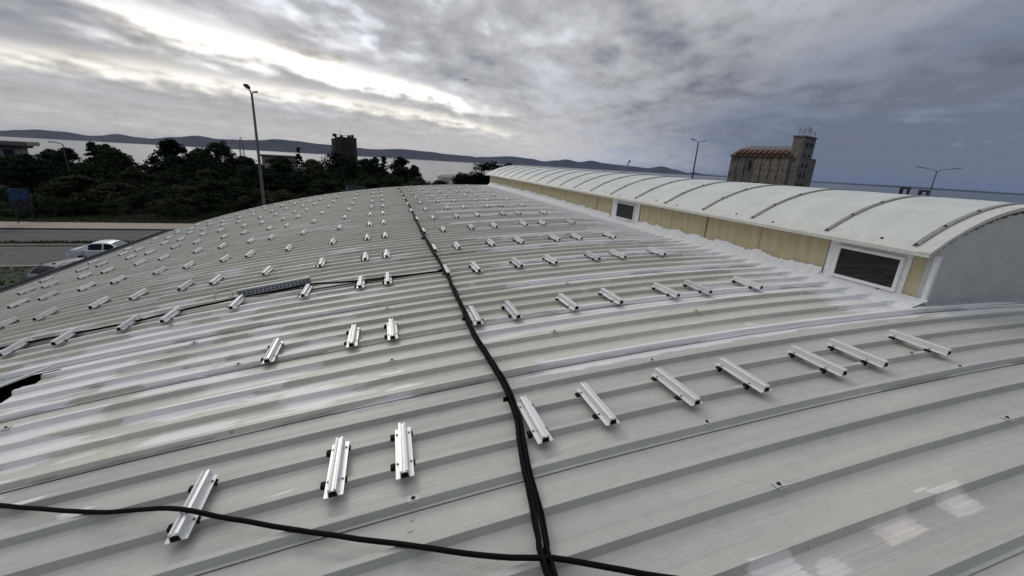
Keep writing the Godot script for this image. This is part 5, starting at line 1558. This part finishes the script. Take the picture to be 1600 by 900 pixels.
	var bc := at(10.68, 60.0, 1.22 + 60.0 * tan(deg_to_rad(9.38)))
	var wing := [Vector3(0, 0.02, 0), Vector3(0.28, 0.13, 0.03), Vector3(0.62, 0.05, 0.12)]
	b.tube(PackedVector3Array([bc + Vector3(-0.02, 0, -0.22), bc + Vector3(0, 0, -0.08), bc + Vector3(0, 0, 0.1), bc + Vector3(0, 0.01, 0.26)]), 0.06, 0.03, 8)
	for s in [-1.0, 1.0]:
		for i in 2:
			var f0 := Vector3(s, 1, 1)
			var ch0: float = [0.1, 0.09][i]; var ch1: float = [0.09, 0.015][i]
			b.quad(bc + wing[i] * f0 + Vector3(0, 0, -ch0), bc + wing[i + 1] * f0 + Vector3(0, 0, -ch1), bc + wing[i + 1] * f0 + Vector3(0, 0, ch1), bc + wing[i] * f0 + Vector3(0, 0, ch0), Vector3.UP)
			b.quad(bc + wing[i] * f0 + Vector3(0, -0.012, -ch0), bc + wing[i + 1] * f0 + Vector3(0, -0.012, -ch1), bc + wing[i + 1] * f0 + Vector3(0, -0.012, ch1), bc + wing[i] * f0 + Vector3(0, -0.012, ch0), Vector3.DOWN)
	lone("gull", b.mesh(), mat(Color(0.06, 0.06, 0.065), 0.9), "small dark gull gliding high above the far roof edge", "bird")

func _ready() -> void:
	noise.noise_type = FastNoiseLite.TYPE_SIMPLEX_SMOOTH; noise.frequency = 1.0; noise.fractal_octaves = 3; noise.seed = 2
	fine.noise_type = FastNoiseLite.TYPE_SIMPLEX_SMOOTH; fine.frequency = 1.0; fine.fractal_octaves = 4; fine.seed = 6
	var cam := Camera3D.new()
	cam.name = "camera"
	cam.transform = Transform3D(Basis(Vector3(0.9549921, 0.05640872, 0.29121838), Vector3(0.03227984, 0.95615934, -0.2910624), Vector3(-0.29486964, 0.28736278, 0.91130375)).orthonormalized(), EYE)
	cam.fov = 69.228
	cam.near = 0.05
	cam.far = 60000.0
	add_child(cam)
	var we := WorldEnvironment.new()
	we.name = "world_environment"
	var env := Environment.new()
	var sm := PanoramaSkyMaterial.new()
	sm.panorama = ImageTexture.create_from_image(sky_image())
	var sky := Sky.new()
	sky.sky_material = sm
	env.sky = sky
	env.background_mode = Environment.BG_SKY
	env.tonemap_mode = Environment.TONE_MAPPER_LINEAR
	env.tonemap_exposure = 1.25
	env.sdfgi_enabled = true; env.ssao_enabled = true; env.ssil_enabled = true
	env.fog_enabled = true
	env.fog_density = 0.000024
	env.fog_light_color = Color(0.50, 0.65, 0.95)
	we.environment = env
	add_child(we)
	var sun := DirectionalLight3D.new()
	sun.name = "sun_behind_cloud"
	sun.light_energy = 0.16
	sun.light_color = Color(1.0, 0.96, 0.9)
	sun.light_angular_distance = 18.0
	sun.shadow_enabled = true
	add_child(sun)
	var d := at(-15.0, cos(deg_to_rad(30.0)), sin(deg_to_rad(30.0))) - g(EYE.x, 0, 0)
	sun.look_at_from_position(d * 50.0, Vector3.ZERO, Vector3.UP)
	build_land()
	build_hills()
	build_warehouse()
	build_skylight()
	build_trees()
	build_far()
	build_street()
	build_cars()
	build_rails()
	build_cables()
